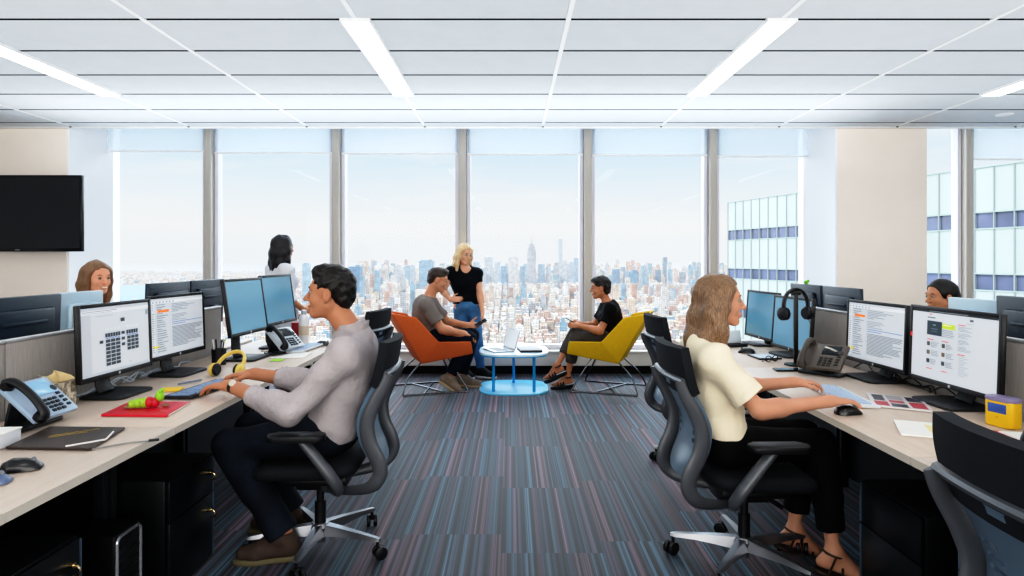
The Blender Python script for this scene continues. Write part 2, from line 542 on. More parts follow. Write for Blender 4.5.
def shoes(parent, J, sd, m, msole, sc=1.0, g=.008, h=.006, name='shoe', lace=None):
    S = SDF(); add_foot(S, J, sd, g, sc)
    a = J['an' + sd]; 
    S.plane(a + nz(J.get('up' + sd, V3(0, 0, 1))) * .02, nz(J.get('up' + sd, V3(0, 0, 1))))
    o = sdf_obj(name, S, h, m, parent)
    S2 = SDF(); d = nz(J['toe' + sd]); u = J.get('up' + sd, V3(0, 0, 1)); u = nz(u - d * np.dot(u, d)); l = np.cross(u, d)
    R = np.stack([d, l, u], 1)
    b = a - u * (.090 + g * .5) * sc
    S2.ell(b + d * .115 * sc, np.array([.105, .050, .05]) * sc, R, .02)
    S2.ell(b - d * .005 * sc, np.array([.068, .042, .05]) * sc, R, .03)
    S2.plane(b + u * .012 * sc, u); S2.plane(b - u * .012 * sc, -u)
    so = sdf_obj('sole', S2, h * .8, msole, parent=o) if False else None
    v, f = S2.mesh(h * .8)
    so = mesh_obj('sole', [tuple(p - np.array(parent.location)) for p in v], [tuple(q) for q in f], msole, o)
    if lace:
        mb = MB(); bs = Vector(parent.location)
        for i in range(4):
            p = a + d * (.035 + .022 * i) * sc - u * (.016 + .011 * i) * sc + u * g
            mb.tube([Vector(p - l * .026 * sc - u * .012 - bs), Vector(p + u * .010 * sc - bs), Vector(p + l * .026 * sc - u * .012 - bs)], .0032 * sc, 6)
        mb.build('laces', lace, o)
    return o

# ---------------------------------------------------------------- man at the left desk
def man_at_desk():
    t = thing('person', 'person with dark hair in grey button shirt typing at the left desk, seen in profile', 'person', (-.88, 3.15, 0))
    R = head_frame(180, -3)
    H = V3(-.893, 3.15, 1.250)
    J = make_J(P=(-.875, 3.15, .600), C=(-.795, 3.15, .87), N=(-.775, 3.15, 1.05), H=H, HR=R,
               shL=(-.775, 2.965, .975), shR=(-.775, 3.335, .975), elL=(-.99, 2.89, .725), elR=(-1.02, 3.40, .755),
               wrL=(-1.355, 3.10, .806), wrR=(-1.37, 3.42, .806),
               hipL=(-.92, 3.05, .575), hipR=(-.92, 3.25, .575), knL=(-1.335, 3.03, .54), knR=(-1.335, 3.28, .555),
               anL=(-1.07, 3.02, .115), anR=(-1.14, 3.31, .115), toeL=(-1, -.15, -.02), toeR=(-1, .12, 0))
    sc = 1.06
    dn = dict(n=(-.15, 0, -1), curl=(.30, .45, .30), spread=.07, thumb=.3)
    body(t, J, SKIN('man', '#b98263'), sc, False, .005, dict(L=dict(d=(-1, .22, -.03), **dn), R=dict(d=(-1, -.02, -.03), **dn)))
    face_parts(t, H, R, sc, hair_mat('brow_dark', '#1d1512'), '#33241c', '#9c6350')
    S = SDF(); W = lambda x, y, z: H + R @ (np.array([x, y, z]) * sc)
    S.ell(W(-.022, 0, .048), np.array([.100, .085, .086]) * sc, R, .02)
    S.ell(W(.022, 0, .100), np.array([.060, .062, .036]) * sc, R, .03)
    S.ell(W(.050, .01, .100), np.array([.028, .045, .024]) * sc, R, .02)
    S.ell(W(-.068, 0, -.01), np.array([.052, .066, .062]) * sc, R, .03)
    S.ell(W(.112, 0, .0), np.array([.075, .115, .070]) * sc, R, .012, 's')
    for s in (-1, 1): S.ell(W(.016, s * .078, -.022), np.array([.036, .030, .05]) * sc, R, .01, 's')
    S.ell(W(-.03, 0, -.125), np.array([.10, .085, .062]) * sc, R, .01, 's')
    sdf_obj('hair', S, .004, hair_mat('black_brown', '#15100f', .5), t, folds=.0035, fscale=120, seed=3)
    # shirt
    S = SDF(); add_torso(S, J, .014, False, sc)
    S.plane(J['P'] + V3(0, 0, -.055), (0, 0, -1))
    S.cone(J['N'] + V3(.02, 0, -.03), J['N'] + V3(-.018, 0, .04), .066 * sc, .068 * sc, .02, cut=True)
    for sd in 'LR': add_arm(S, J, sd, .013, False, sc, 1.62, True, .004)
    sm = cloth_mat('grey_shirt', '#b3abad', .6, noise=.10)
    sh = sdf_obj('shirt', S, .006, sm, t, folds=.011, fscale=30, seed=5)
    base = Vector(t.location)
    for sd in 'LR':
        mb = MB(); el, wr = J['el' + sd], J['wr' + sd]; d = nz(wr - el); p = el + (wr - el) * .60
        mb.tube([Vector(p - d * .032 - base), Vector(p - d * .018 - base), Vector(p + d * .012 - base), Vector(p + d * .016 - base)], [.050, .0535, .0525, .046], 20)
        mb.build('rolled_cuff', sm, sh)
    mb = MB(); ring = []
    nk = J['N'] + V3(-.006, 0, .022)
    pts = [Vector(nk + V3(math.cos(a) * .076, math.sin(a) * .075, .012 * math.cos(a)) - base) for a in np.linspace(-2.75, 2.75, 18)]
    pts2 = [p + Vector((.003, 0, .034)) * 1 for p in pts]
    mb.sheet([pts, [a * .5 + b * .5 + Vector((0, 0, .004)) for a, b in zip(pts, pts2)], pts2], .006)
    mb.build('collar', sm, sh)
    # jeans
    S = SDF(); hl = nz(J['hipL'] - J['hipR'])
    S.ell(J['P'] - V3(0, 0, .02), np.array([.122, .172, .105]) * sc, None, .03)
    for sd in 'LR': add_leg(S, J, sd, .010, False, sc, 1.97, True, .018)
    sdf_obj('jeans', S, .007, cloth_mat('dark_jeans', '#1c222c', .3, noise=.25), t, folds=.004, fscale=40, seed=8)
    for sd in 'LR':
        shoes(t, J, sd, mat('brown_suede', '#4a3b33', .8, noise=.2), mat('shoe_sole_olive', '#6d654c', .7), sc, .008, .006, lace=mat('lace_blue', '#2b78b8', .6))
    # watch
    w = J['wrL']; d = nz(J['wrL'] - J['elL'])
    mb = MB(); p = w - d * .022
    mb.tube([Vector(p - d * .011 - base), Vector(p + d * .011 - base)], [.0345, .0335], 24)
    wt = mb.build('watch', mat('watch_strap', '#2a1d17', .5), t)
    mb = MB(); M = Matrix.Translation(Vector(p - base + V3(.002, -.024, .022))) @ Matrix.Rotation(math.radians(48), 4, 'X')
    mb.lathe([(.0, -.004), (.017, -.004), (.0175, .004), (.015, .006), (0, .006)], seg=20, M=M)
    mb.build('watch_face', mat('watch_face', '#d8d2c2', .2, .3), wt)
    mb = MB()
    fr = nz((-1, .22, -.03)); kk = w + fr * .122 + V3(0, -.002, -.008)
    return t, J

# ---------------------------------------------------------------- woman at the right desk
def long_hair(t, H, R, sc, m, dirs, seed=1, h=.0045, thick=1.0, drop=(.30,), back=True, folds=.004, faceh=.13):
    W = lambda x, y, z: H + R @ (np.array([x, y, z]) * sc)
    S = SDF()
    S.ell(W(-.020, 0, .040), np.array([.107, .089, .092]) * sc, R, .02)
    for (pts, rs) in dirs:
        S.chain([W(*p) for p in pts], [r * sc * thick for r in rs], .03)
    S.ell(W(.128, 0, -.028), np.array([.108, faceh, .124]) * sc, R, .014, 's')
    sdf_obj('hair', S, h, m, t, folds=folds, fscale=95, seed=seed, streak=(1, 1, .22))

def woman_at_desk():
    t = thing('person', 'person with long dark blond hair in cream tee working at the right desk', 'person', (.85, 3.0, 0))
    R = head_frame(-9, -1)
    H = V3(.988, 3.02, 1.222)
    J = make_J(P=(.98, 3.0, .605), C=(.93, 3.0, .86), N=(.905, 3.0, 1.035), H=H, HR=R,
               shL=(.905, 3.16, .965), shR=(.905, 2.84, .965), elL=(1.13, 3.22, .775), elR=(1.075, 2.77, .765),
               wrL=(1.405, 3.18, .808), wrR=(1.385, 2.79, .800),
               hipL=(.98, 3.09, .57), hipR=(.98, 2.91, .57), knL=(1.42, 3.09, .575), knR=(1.42, 2.93, .575),
               anL=(1.37, 3.10, .11), anR=(1.44, 2.86, .11), toeL=(1, -.05, -.30), toeR=(1, -.15, -.25))
    sc = 1.0
    skin = SKIN('woman', '#c9957a')
    body(t, J, skin, sc, True, .0048,
         dict(L=dict(d=(1, .10, -.02), n=(.1, 0, -1), curl=(.35, .55, .4), spread=.08, thumb=.3),
              R=dict(d=(1, .12, -.0), n=(.05, 0, -1), curl=(.22, .35, .3), spread=.10, thumb=.35)))
    face_parts(t, H, R, sc, hair_mat('brow_fair', '#6e4f35'), '#4a4a44', '#b96f62')
    hm = hair_mat('dark_blond', '#876a50', .6)
    dirs = []
    for s in (-1, 1):
        dirs.append(([(.02, s * .070, .05), (-.005, s * .086, -.03), (-.02, s * .092, -.13), (-.012, s * .086, -.21)], [.030, .032, .036, .022]))
        dirs.append(([(-.03, s * .065, .04), (-.055, s * .075, -.06), (-.075, s * .075, -.17), (-.09, s * .06, -.235)], [.045, .045, .042, .022]))
    dirs.append(([(-.07, 0, .03), (-.092, 0, -.07), (-.115, 0, -.17), (-.145, 0, -.225)], [.055, .055, .05, .028]))
    long_hair(t, H, R, sc, hm, dirs, 11)
    S = SDF(); add_torso(S, J, .016, True, sc)
    S.plane(J['P'] + V3(0, 0, -.045), (0, 0, -1))
    S.plane(J['N'] + V3(0, 0, .012), (.35, 0, 1))
    for sd in 'LR': add_arm(S, J, sd, .016, True, sc, .74, True, .016)
    tm = cloth_mat('cream_tee', '#efe3ca', .3, noise=.03)
    sh = sdf_obj('tee_shirt', S, .0055, tm, t, folds=.007, fscale=32, seed=4)
    base = Vector(t.location)
    for sd in 'LR':
        mb = MB(); a, b = J['sh' + sd], J['el' + sd]; d = nz(b - a); p = a + (b - a) * .74
        mb.tube([Vector(p - d * .034 - base), Vector(p - d * .03 - base), Vector(p + d * .002 - base), Vector(p + d * .004 - base)], [.064, .073, .074, .064], 24)
        mb.build('sleeve_cuff', tm, sh)
    S = SDF()
    S.ell(J['P'] - V3(0, 0, .025), np.array([.120, .175, .10]) * sc, None, .03)
    for sd in 'LR': add_leg(S, J, sd, .008, True, sc, 1.80, True, .014)
    sdf_obj('trousers', S, .007, cloth_mat('black_trousers', '#0d0d0f', .2), t, folds=.003, fscale=40, seed=9)
    lm = mat('sandal_leather', '#3a2a22', .45)
    for sd in 'LR':
        a = J['an' + sd]; d = nz(J['toe' + sd]); u = nz(V3(0, 0, 1) - d * d[2]); l = np.cross(u, d)
        S2 = SDF(); RR = np.stack([d, l, u], 1); b = a - u * .098
        S2.ell(b + d * .11, (.10, .044, .045), RR, .02); S2.ell(b - d * .012, (.058, .036, .045), RR, .03)
        S2.plane(b + u * .010, u); S2.plane(b - u * .008, -u)
        so = sdf_obj('sandal', S2, .005, lm, t)
        mb = MB(); mb.tube([Vector(a + (d * math.cos(k) + l * math.sin(k)) * .041 - u * .005 - base) for k in np.linspace(0, 2 * PI, 20)[:-1]], .0055, 6, loop=True); mb.build('strap', lm, so)
        for f_, w_ in ((.10, .040), (.045, .038)):
            c = a + d * f_ - u * .06
            mb = MB(); mb.tube([Vector(c + l * math.cos(k) * w_ + u * (math.sin(k) * (.042 if f_ < .08 else .030) - .022) - base) for k in np.linspace(0, PI, 10)], .006, 6); mb.build('strap', lm, so)
        for s_ in (-1, 1):
            mb = MB(); mb.tube([Vector(a + l * s_ * .041 - u * .005 - base), Vector(a + l * s_ * .038 - d * .01 - u * .095 - base)], .005, 6); mb.build('strap', lm, so)
        c = a - u * .09 - d * .045
        mb = MB(); mb.cyl(Vector(c - base), Vector(V3(c[0], c[1], .006) - base), .016, .010, 10); mb.build('heel', lm, so)
    return t, J

# ---------------------------------------------------------------- man in the orange armchair
def man_orange():
    t = thing('person', 'person in grey tee holding a phone, seated in the orange armchair', 'person', (-.92, 7.0, 0))
    R = head_frame(4, 14); H = V3(-.795, 7.0, 1.19)
    J = make_J(P=(-.92, 7.0, .585), C=(-.945, 7.0, .83), N=(-.90, 7.0, 1.00), H=H, HR=R,
               shL=(-.905, 7.19, .925), shR=(-.905, 6.81, .925), elL=(-.72, 7.26, .70), elR=(-.73, 6.78, .675),
               wrL=(-.475, 7.14, .68), wrR=(-.52, 6.86, .625),
               hipL=(-.86, 7.10, .575), hipR=(-.86, 6.90, .575), knL=(-.43, 7.12, .575), knR=(-.45, 6.90, .565),
               anL=(-.55, 7.12, .118), anR=(-.66, 6.90, .155), toeL=(1, -.1, -.03), toeR=(.8, -.1, -.5),
               upR=(.5, 0, .8))
    sc = 1.08
    body(t, J, SKIN('man_lounge', '#c98f70'), sc, False, .0065,
         dict(L=dict(d=(1, -.15, .0), n=(0, -.7, .6), curl=(.5, .6, .4), thumb=.7), R=dict(d=(.95, .1, -.3), n=(-.2, 0, -1), curl=(.45, .5, .3), thumb=.3)))
    face_parts(t, H, R, sc, hair_mat('brow_brown', '#3a2a1f'))
    S = SDF(); W = lambda x, y, z: H + R @ (np.array([x, y, z]) * sc)
    S.ell(W(-.020, 0, .047), np.array([.099, .081, .082]) * sc, R, .02)
    S.ell(W(.040, 0, .098), np.array([.048, .055, .030]) * sc, R, .03)
    S.ell(W(-.066, 0, -.01), np.array([.048, .062, .058]) * sc, R, .03)
    S.ell(W(.112, 0, .0), np.array([.075, .115, .072]) * sc, R, .012, 's')
    for s in (-1, 1): S.ell(W(.016, s * .076, -.022), np.array([.036, .030, .05]) * sc, R, .01, 's')
    S.ell(W(-.03, 0, -.12), np.array([.10, .085, .062]) * sc, R, .01, 's')
    sdf_obj('hair', S, .005, hair_mat('brown_short', '#3b2c24', .4), t, folds=.003, fscale=120, seed=2)
    S = SDF(); add_torso(S, J, .014, False, sc)
    S.plane(J['P'] + V3(0, 0, -.05), (0, 0, -1)); S.plane(J['N'] + V3(0, 0, .018), (.3, 0, 1))
    for sd in 'LR': add_arm(S, J, sd, .014, False, sc, .72, True, .014)
    sdf_obj('tee_shirt', S, .007, cloth_mat('heather_tee', '#7b726d', .25, noise=.12), t, folds=.004, fscale=36, seed=6)
    S = SDF(); S.ell(J['P'] - V3(0, 0, .02), np.array([.12, .17, .10]) * sc, None, .03)
    for sd in 'LR': add_leg(S, J, sd, .008, False, sc, 1.93, True, .012)
    sdf_obj('jeans', S, .008, cloth_mat('navy_jeans', '#171c2a', .25, noise=.2), t, folds=.003, fscale=40, seed=7)
    for sd in 'LR': shoes(t, J, sd, mat('taupe_suede', '#857566', .8, noise=.12), mat('sole_tan', '#b39a78', .7), sc, .008, .006)
    base = Vector(t.location); w = J['wrL']; d = nz(w - J['elL'])
    mb = MB(); mb.tube([Vector(w - d * .03 - base), Vector(w - d * .012 - base)], .0335, None or 18); mb.build('wristband', mat('band_pale', '#cfd3d6', .5), t)
    return t, J

def phone_in_hand(name, label, c, R, col='#15161a'):
    t = thing(name, label, 'phone', tuple(c))
    mb = MB(); mb.box((0, 0, 0), (.145, .07, .009), R, .004); mb.build('case', mat('phone_black', col, .3), t)
    mb = MB(); mb.box(R @ Vector((0, 0, .0048)), (.132, .062, .0008), R); mb.build('screen', mat('phone_glass', '#20262c', .08), t)
    return t

# ---------------------------------------------------------------- blond woman standing
def woman_standing():
    t = thing('person', 'person with blond hair standing in black tee and blue jeans, hand on hip', 'person', (-.52, 7.62, 0))
    R = head_frame(-52, 12, -4); H = V3(-.55, 7.60, 1.475)
    J = make_J(P=(-.52, 7.66, .89), C=(-.555, 7.645, 1.15), N=(-.56, 7.64, 1.325), H=H, HR=R,
               shR=(-.715, 7.62, 1.262), shL=(-.405, 7.63, 1.245), elR=(-.80, 7.55, 1.04), elL=(-.365, 7.60, 1.00),
               wrR=(-.705, 7.48, .945), wrL=(-.335, 7.54, .80),
               hipR=(-.60, 7.66, .84), hipL=(-.44, 7.66, .84), knR=(-.60, 7.62, .46), knL=(-.40, 7.60, .46),
               anR=(-.56, 7.67, .11), anL=(-.36, 7.63, .11), toeR=(.55, -.8, 0), toeL=(.92, -.4, 0))
    sc = .98
    body(t, J, SKIN('woman_fair', '#dca98c'), sc, True, .006,
         dict(R=dict(d=(.9, -.1, .05), n=(-.1, .95, -.2), curl=(.4, .5, .3), thumb=.2), L=dict(d=(.1, -.12, -1), n=(-.9, .1, 0), curl=(.2, .3, .2), thumb=.2)))
    face_parts(t, H, R, sc, hair_mat('brow_fair', '#6e4f35'), '#4b5a64', '#b96f62')
    dirs = []
    for s in (-1, 1):
        dirs.append(([(.02, s * .068, .055), (.005, s * .084, -.03), (.0, s * .088, -.12), (.015, s * .08, -.20)], [.028, .030, .030, .018]))
        dirs.append(([(-.04, s * .06, .04), (-.06, s * .07, -.06), (-.06, s * .07, -.16), (-.055, s * .07, -.22)], [.045, .042, .036, .02]))
    dirs.append(([(-.07, 0, .03), (-.085, 0, -.07), (-.085, 0, -.2)], [.055, .05, .03]))
    long_hair(t, H, R, sc, hair_mat('pale_blond', '#d9b98c', .35), dirs, 12, h=.0055)
    S = SDF(); add_torso(S, J, .012, True, sc)
    S.plane(J['P'] + V3(0, 0, -.005), (0, 0, -1))
    S.ell(J['N'] + V3(.03, -.075, .03), (.075, .08, .10), None, .01, 's')
    for sd in 'LR': add_arm(S, J, sd, .011, True, sc, .42, True, .006)
    sdf_obj('tee_shirt', S, .006, cloth_mat('black_tee', '#11141b', .2), t, folds=.003, fscale=36, seed=14)
    S = SDF(); S.ell(J['P'] - V3(0, 0, .03), np.array([.115, .172, .115]) * sc, None, .03)
    S.plane(J['P'] + V3(0, 0, .03), (0, 0, 1))
    for sd in 'LR': add_leg(S, J, sd, .006, True, sc, 1.93, True, .010)
    sdf_obj('jeans', S, .007, cloth_mat('blue_jeans', '#4d779f', .3, noise=.22), t, folds=.004, fscale=42, seed=15)
    for sd in 'LR': shoes(t, J, sd, mat('black_canvas', '#1a1a1d', .8), mat('sole_white', '#dcdcd8', .6), sc, .006, .006, lace=mat('lace_white', '#dddddd', .7))
    return t, J

# ---------------------------------------------------------------- woman in the yellow armchair
def woman_yellow():
    t = thing('person', 'person with short dark hair in black top seated in the yellow armchair', 'person', (1.06, 7.0, 0))
    R = head_frame(176, 4); H = V3(.975, 7.0, 1.105)
    J = make_J(P=(1.09, 7.0, .58), C=(1.095, 7.0, .79), N=(1.055, 7.0, .945), H=H, HR=R,
               shL=(1.06, 6.835, .875), shR=(1.06, 7.165, .875), elL=(.945, 6.79, .655), elR=(.93, 7.21, .665),
               wrL=(.74, 6.90, .70), wrR=(.74, 7.10, .705),
               hipL=(1.03, 6.91, .57), hipR=(1.03, 7.09, .57), knL=(.70, 6.94, .565), knR=(.70, 7.06, .60),
               anL=(.62, 7.0, .135), anR=(.50, 6.95, .26), toeL=(-1, -.1, -.12), toeR=(-.9, -.12, -.40), upR=(-.4, 0, .9))
    sc = 1.0
    body(t, J, SKIN('woman_lounge', '#c08462'), sc, True, .006,
         dict(L=dict(d=(-1, .35, .08), n=(0, .75, -.5), curl=(.5, .6, .4), thumb=.6), R=dict(d=(-1, -.35, .08), n=(0, -.75, -.5), curl=(.5, .6, .4), thumb=.6)))
    face_parts(t, H, R, sc, hair_mat('brow_dark', '#1d1512'))
    S = SDF(); W = lambda x, y, z: H + R @ (np.array([x, y, z]) * sc)
    S.ell(W(-.022, 0, .046), np.array([.103, .087, .088]) * sc, R, .02)
    S.ell(W(.036, 0, .088), np.array([.060, .065, .034]) * sc, R, .03)
    S.ell(W(-.066, 0, -.02), np.array([.052, .070, .066]) * sc, R, .03)
    S.ell(W(.112, 0, -.006), np.array([.075, .115, .068]) * sc, R, .012, 's')
    for s in (-1, 1): S.ell(W(.018, s * .078, -.03), np.array([.034, .030, .05]) * sc, R, .01, 's')
    S.ell(W(-.03, 0, -.135), np.array([.10, .085, .062]) * sc, R, .01, 's')
    sdf_obj('hair', S, .005, hair_mat('near_black', '#1a1210', .5), t, folds=.004, fscale=110, seed=21)
    S = SDF(); add_torso(S, J, .013, True, sc)
    S.plane(J['P'] + V3(0, 0, -.05), (0, 0, -1)); S.plane(J['N'] + V3(0, 0, .015), (-.3, 0, 1))
    for sd in 'LR': add_arm(S, J, sd, .012, True, sc, .62, True, .010)
    sdf_obj('top', S, .0065, cloth_mat('black_top', '#131215', .2), t, folds=.003, fscale=36, seed=22)
    S = SDF(); S.ell(J['P'] - V3(0, 0, .02), np.array([.118, .17, .10]) * sc, None, .03)
    for sd in 'LR': add_leg(S, J, sd, .006, True, sc, 1.62, True, .008)
    sdf_obj('trousers', S, .007, cloth_mat('grey_trousers', '#4c4744', .2), t, folds=.003, fscale=40, seed=23)
    base = Vector(t.location); lm = mat('wedge_black', '#17141a', .5)
    for sd in 'LR':
        a = J['an' + sd]; d = nz(J['toe' + sd]); u = J.get('up' + sd, V3(0, 0, 1)); u = nz(u - d * np.dot(u, d)); l = np.cross(u, d)
        S2 = SDF(); RR = np.stack([d, l, u], 1); b = a - u * .098
        S2.ell(b + d * .105, (.10, .046, .05), RR, .02); S2.ell(b - d * .012, (.058, .038, .05), RR, .03)
        S2.plane(b + u * .010, u); S2.plane(b - u * .030, -u)
        so = sdf_obj('wedge_sandal', S2, .005, lm, t)
        mb = MB(); mb.tube([Vector(a + (d * math.cos(k) + l * math.sin(k)) * .043 - u * .005 - base) for k in np.linspace(0, 2 * PI, 20)[:-1]], .007, 6, loop=True); mb.build('strap', lm, so)
        for f_ in (.12, .09, .06):
            c = a + d * f_ - u * .062
            mb = MB(); mb.tube([Vector(c + l * math.cos(k) * .044 + u * (math.sin(k) * .045 - .022) - base) for k in np.linspace(0, PI, 10)], .009, 6); mb.build('strap', lm, so)
    return t, J

# ---------------------------------------------------------------- woman at the window, left
def woman_window():
    t = thing('person', 'person with long black hair and white blouse standing looking out of the window', 'person', (-2.28, 6.4, 0))
    R = head_frame(52, 2); H = V3(-2.275, 6.4, 1.535)
    J = make_J(P=(-2.27, 6.4, .93), C=(-2.30, 6.4, 1.20), N=(-2.30, 6.4, 1.385), H=H, HR=R,
               shL=(-2.41, 6.49, 1.315), shR=(-2.20, 6.27, 1.315), elL=(-2.44, 6.55, 1.06), elR=(-2.19, 6.22, 1.06),
               wrL=(-2.30, 6.62, .90), wrR=(-2.06, 6.32, .93),
               hipL=(-2.33, 6.46, .88), hipR=(-2.22, 6.34, .88), knL=(-2.32, 6.47, .48), knR=(-2.20, 6.35, .48),
               anL=(-2.33, 6.46, .105), anR=(-2.22, 6.33, .105), toeL=(.75, .6, 0), toeR=(.75, .6, 0))
    sc = 1.0
    body(t, J, SKIN('woman_tan', '#b98363'), sc, True, .0075,
         dict(L=dict(d=(.5, .3, -.6), n=(.6, -.6, 0), curl=(.4, .4, .3)), R=dict(d=(.7, .4, -.3), n=(-.3, .6, -.5), curl=(.4, .4, .3))))
    face_parts(t, H, R, sc, hair_mat('brow_dark', '#1d1512'))
    dirs = []
    for s in (-1, 1):
        dirs.append(([(.0, s * .070, .055), (-.01, s * .086, -.03), (-.015, s * .09, -.13), (-.005, s * .085, -.23)], [.030, .034, .034, .018]))
        dirs.append(([(-.04, s * .06, .04), (-.065, s * .07, -.06), (-.075, s * .065, -.16), (-.085, s * .06, -.23)], [.048, .045, .040, .02]))
    dirs.append(([(-.07, 0, .03), (-.09, 0, -.07), (-.10, 0, -.22)], [.058, .055, .03]))
    long_hair(t, H, R, sc, hair_mat('black_long', '#15121a', .5), dirs, 31, h=.006)
    S = SDF(); add_torso(S, J, .016, True, sc)
    S.plane(J['P'] + V3(0, 0, -.08), (0, 0, -1)); S.plane(J['N'] + V3(0, 0, .01), (.3, 0, 1))
    for sd in 'LR': add_arm(S, J, sd, .014, True, sc, 1.45, True, .008)
    sdf_obj('blouse', S, .008, cloth_mat('white_blouse', '#d9dae0', .25), t, folds=.005, fscale=34, seed=32)
    S = SDF(); S.ell(J['P'] - V3(0, 0, .03), np.array([.115, .168, .115]) * sc, np.array(RZ(52)), .03)
    for sd in 'LR': add_leg(S, J, sd, .010, True, sc, 1.93, True, .02)
    sdf_obj('trousers', S, .009, cloth_mat('white_trousers', '#c9cad2', .2), t, folds=.003, fscale=40, seed=33)
    for sd in 'LR': shoes(t, J, sd, mat('flat_black', '#1a1a1d', .5), mat('sole_black', '#111111', .6), sc, .005, .008)
    return t, J

# ---------------------------------------------------------------- two people behind the screens
def seated_far(label, x, y, yaw, hairc, hname, skinc, topc, smile, longh, hz=1.228, pitch=3):
    t = thing('person', label, 'person', (x, y, 0))
    R = head_frame(yaw, pitch); f = R @ V3(1, 0, 0); f[2] = 0; f = nz(f); l = V3(-f[1], f[0], 0)
    H = V3(x, y, hz) + f * .07
    b = V3(x, y, 0)
    q = lambda a, s, z: b + f * a + l * s + V3(0, 0, z)
    J = make_J(P=q(-.02, 0, .60), C=q(-.03, 0, .85), N=q(0, 0, 1.06), H=H, HR=R, shL=q(0, .165, .985), shR=q(0, -.165, .985),
               elL=q(.16, .20, .805), elR=q(.16, -.20, .805), wrL=q(.40, .12, .82), wrR=q(.40, -.12, .82),
               hipL=q(.03, .09, .56), hipR=q(.03, -.09, .56), knL=q(.46, .10, .555), knR=q(.46, -.10, .555),
               anL=q(.44, .10, .11), anR=q(.44, -.10, .11), toeL=f, toeR=f)
    d = dict(n=-V3(0, 0, 1) + f * .05, curl=(.3, .4, .3))
    body(t, J, SKIN(hname, skinc), 1.0, True, .0065, dict(L=dict(d=f - l * .1, **d), R=dict(d=f + l * .1, **d)))
    face_parts(t, H, R, 1.0, hair_mat('brow_' + hname, hairc), '#33241c', '#b5655c', smile)
    if smile:
        W = lambda a, c, e: H + R @ np.array([a, c, e])
        mb = MB(); base = Vector(t.location)
        mb.tube([Vector(W(.0925, -.015, -.0665) - base), Vector(W(.0965, 0, -.0685) - base), Vector(W(.0925, .015, -.0665) - base)], .0042, 8)
        mb.build('teeth', mat('teeth', '#f2ece4', .3), t)
    hm = hair_mat(hname, hairc, .4)
    if longh:
        dirs = []
        for s in (-1, 1):
            dirs.append(([(.02, s * .068, .05), (.0, s * .080, -.03), (-.005, s * .080, -.13), (.0, s * .078, -.2)], [.026, .026, .026, .016]))
            dirs.append(([(-.04, s * .06, .04), (-.06, s * .07, -.06), (-.07, s * .07, -.2)], [.045, .042, .03]))
        long_hair(t, H, R, 1.0, hm, dirs, 41, h=.0055)
    else:
        dirs = [([(-.07, 0, .03), (-.10, 0, -.02), (-.115, 0, -.06)], [.06, .05, .035])]
        long_hair(t, H, R, 1.0, hm, dirs, 42, h=.0055, folds=.0015)
    S = SDF(); add_torso(S, J, .013, True, 1.0)
    S.plane(J['P'] + V3(0, 0, -.05), (0, 0, -1)); S.plane(J['N'] + V3(0, 0, .01), f * .3 + V3(0, 0, 1))
    for sd in 'LR': add_arm(S, J, sd, .012, True, 1.0, 1.6, True, .006)
    sdf_obj('top', S, .009, cloth_mat('top_' + hname, topc), t, folds=.003, fscale=36, seed=43)
    S = SDF(); S.ell(J['P'] - V3(0, 0, .02), (.14, .16, .10), None, .03)
    for sd in 'LR': add_leg(S, J, sd, .006, True, 1.0, 1.95, True, .008)
    sdf_obj('trousers', S, .01, cloth_mat('dark_trousers', '#1a1b20'), t, seed=44)
    for sd in 'LR': shoes(t, J, sd, mat('flat_black', '#1a1a1d', .5), mat('sole_black', '#111111', .6), 1.0, .005, .008)
    return t, J
# ================================================================== setting
def struct(o): o['kind'] = 'structure'; return o
ceil_z = 2.90
RX0, RX1, RY0, RY1 = -6.9, 7.4, -4.0, 8.05

def node(nt, typ, **kw):
    n = nt.nodes.new(typ)
    for a, b in kw.items(): setattr(n, a, b)
    return n

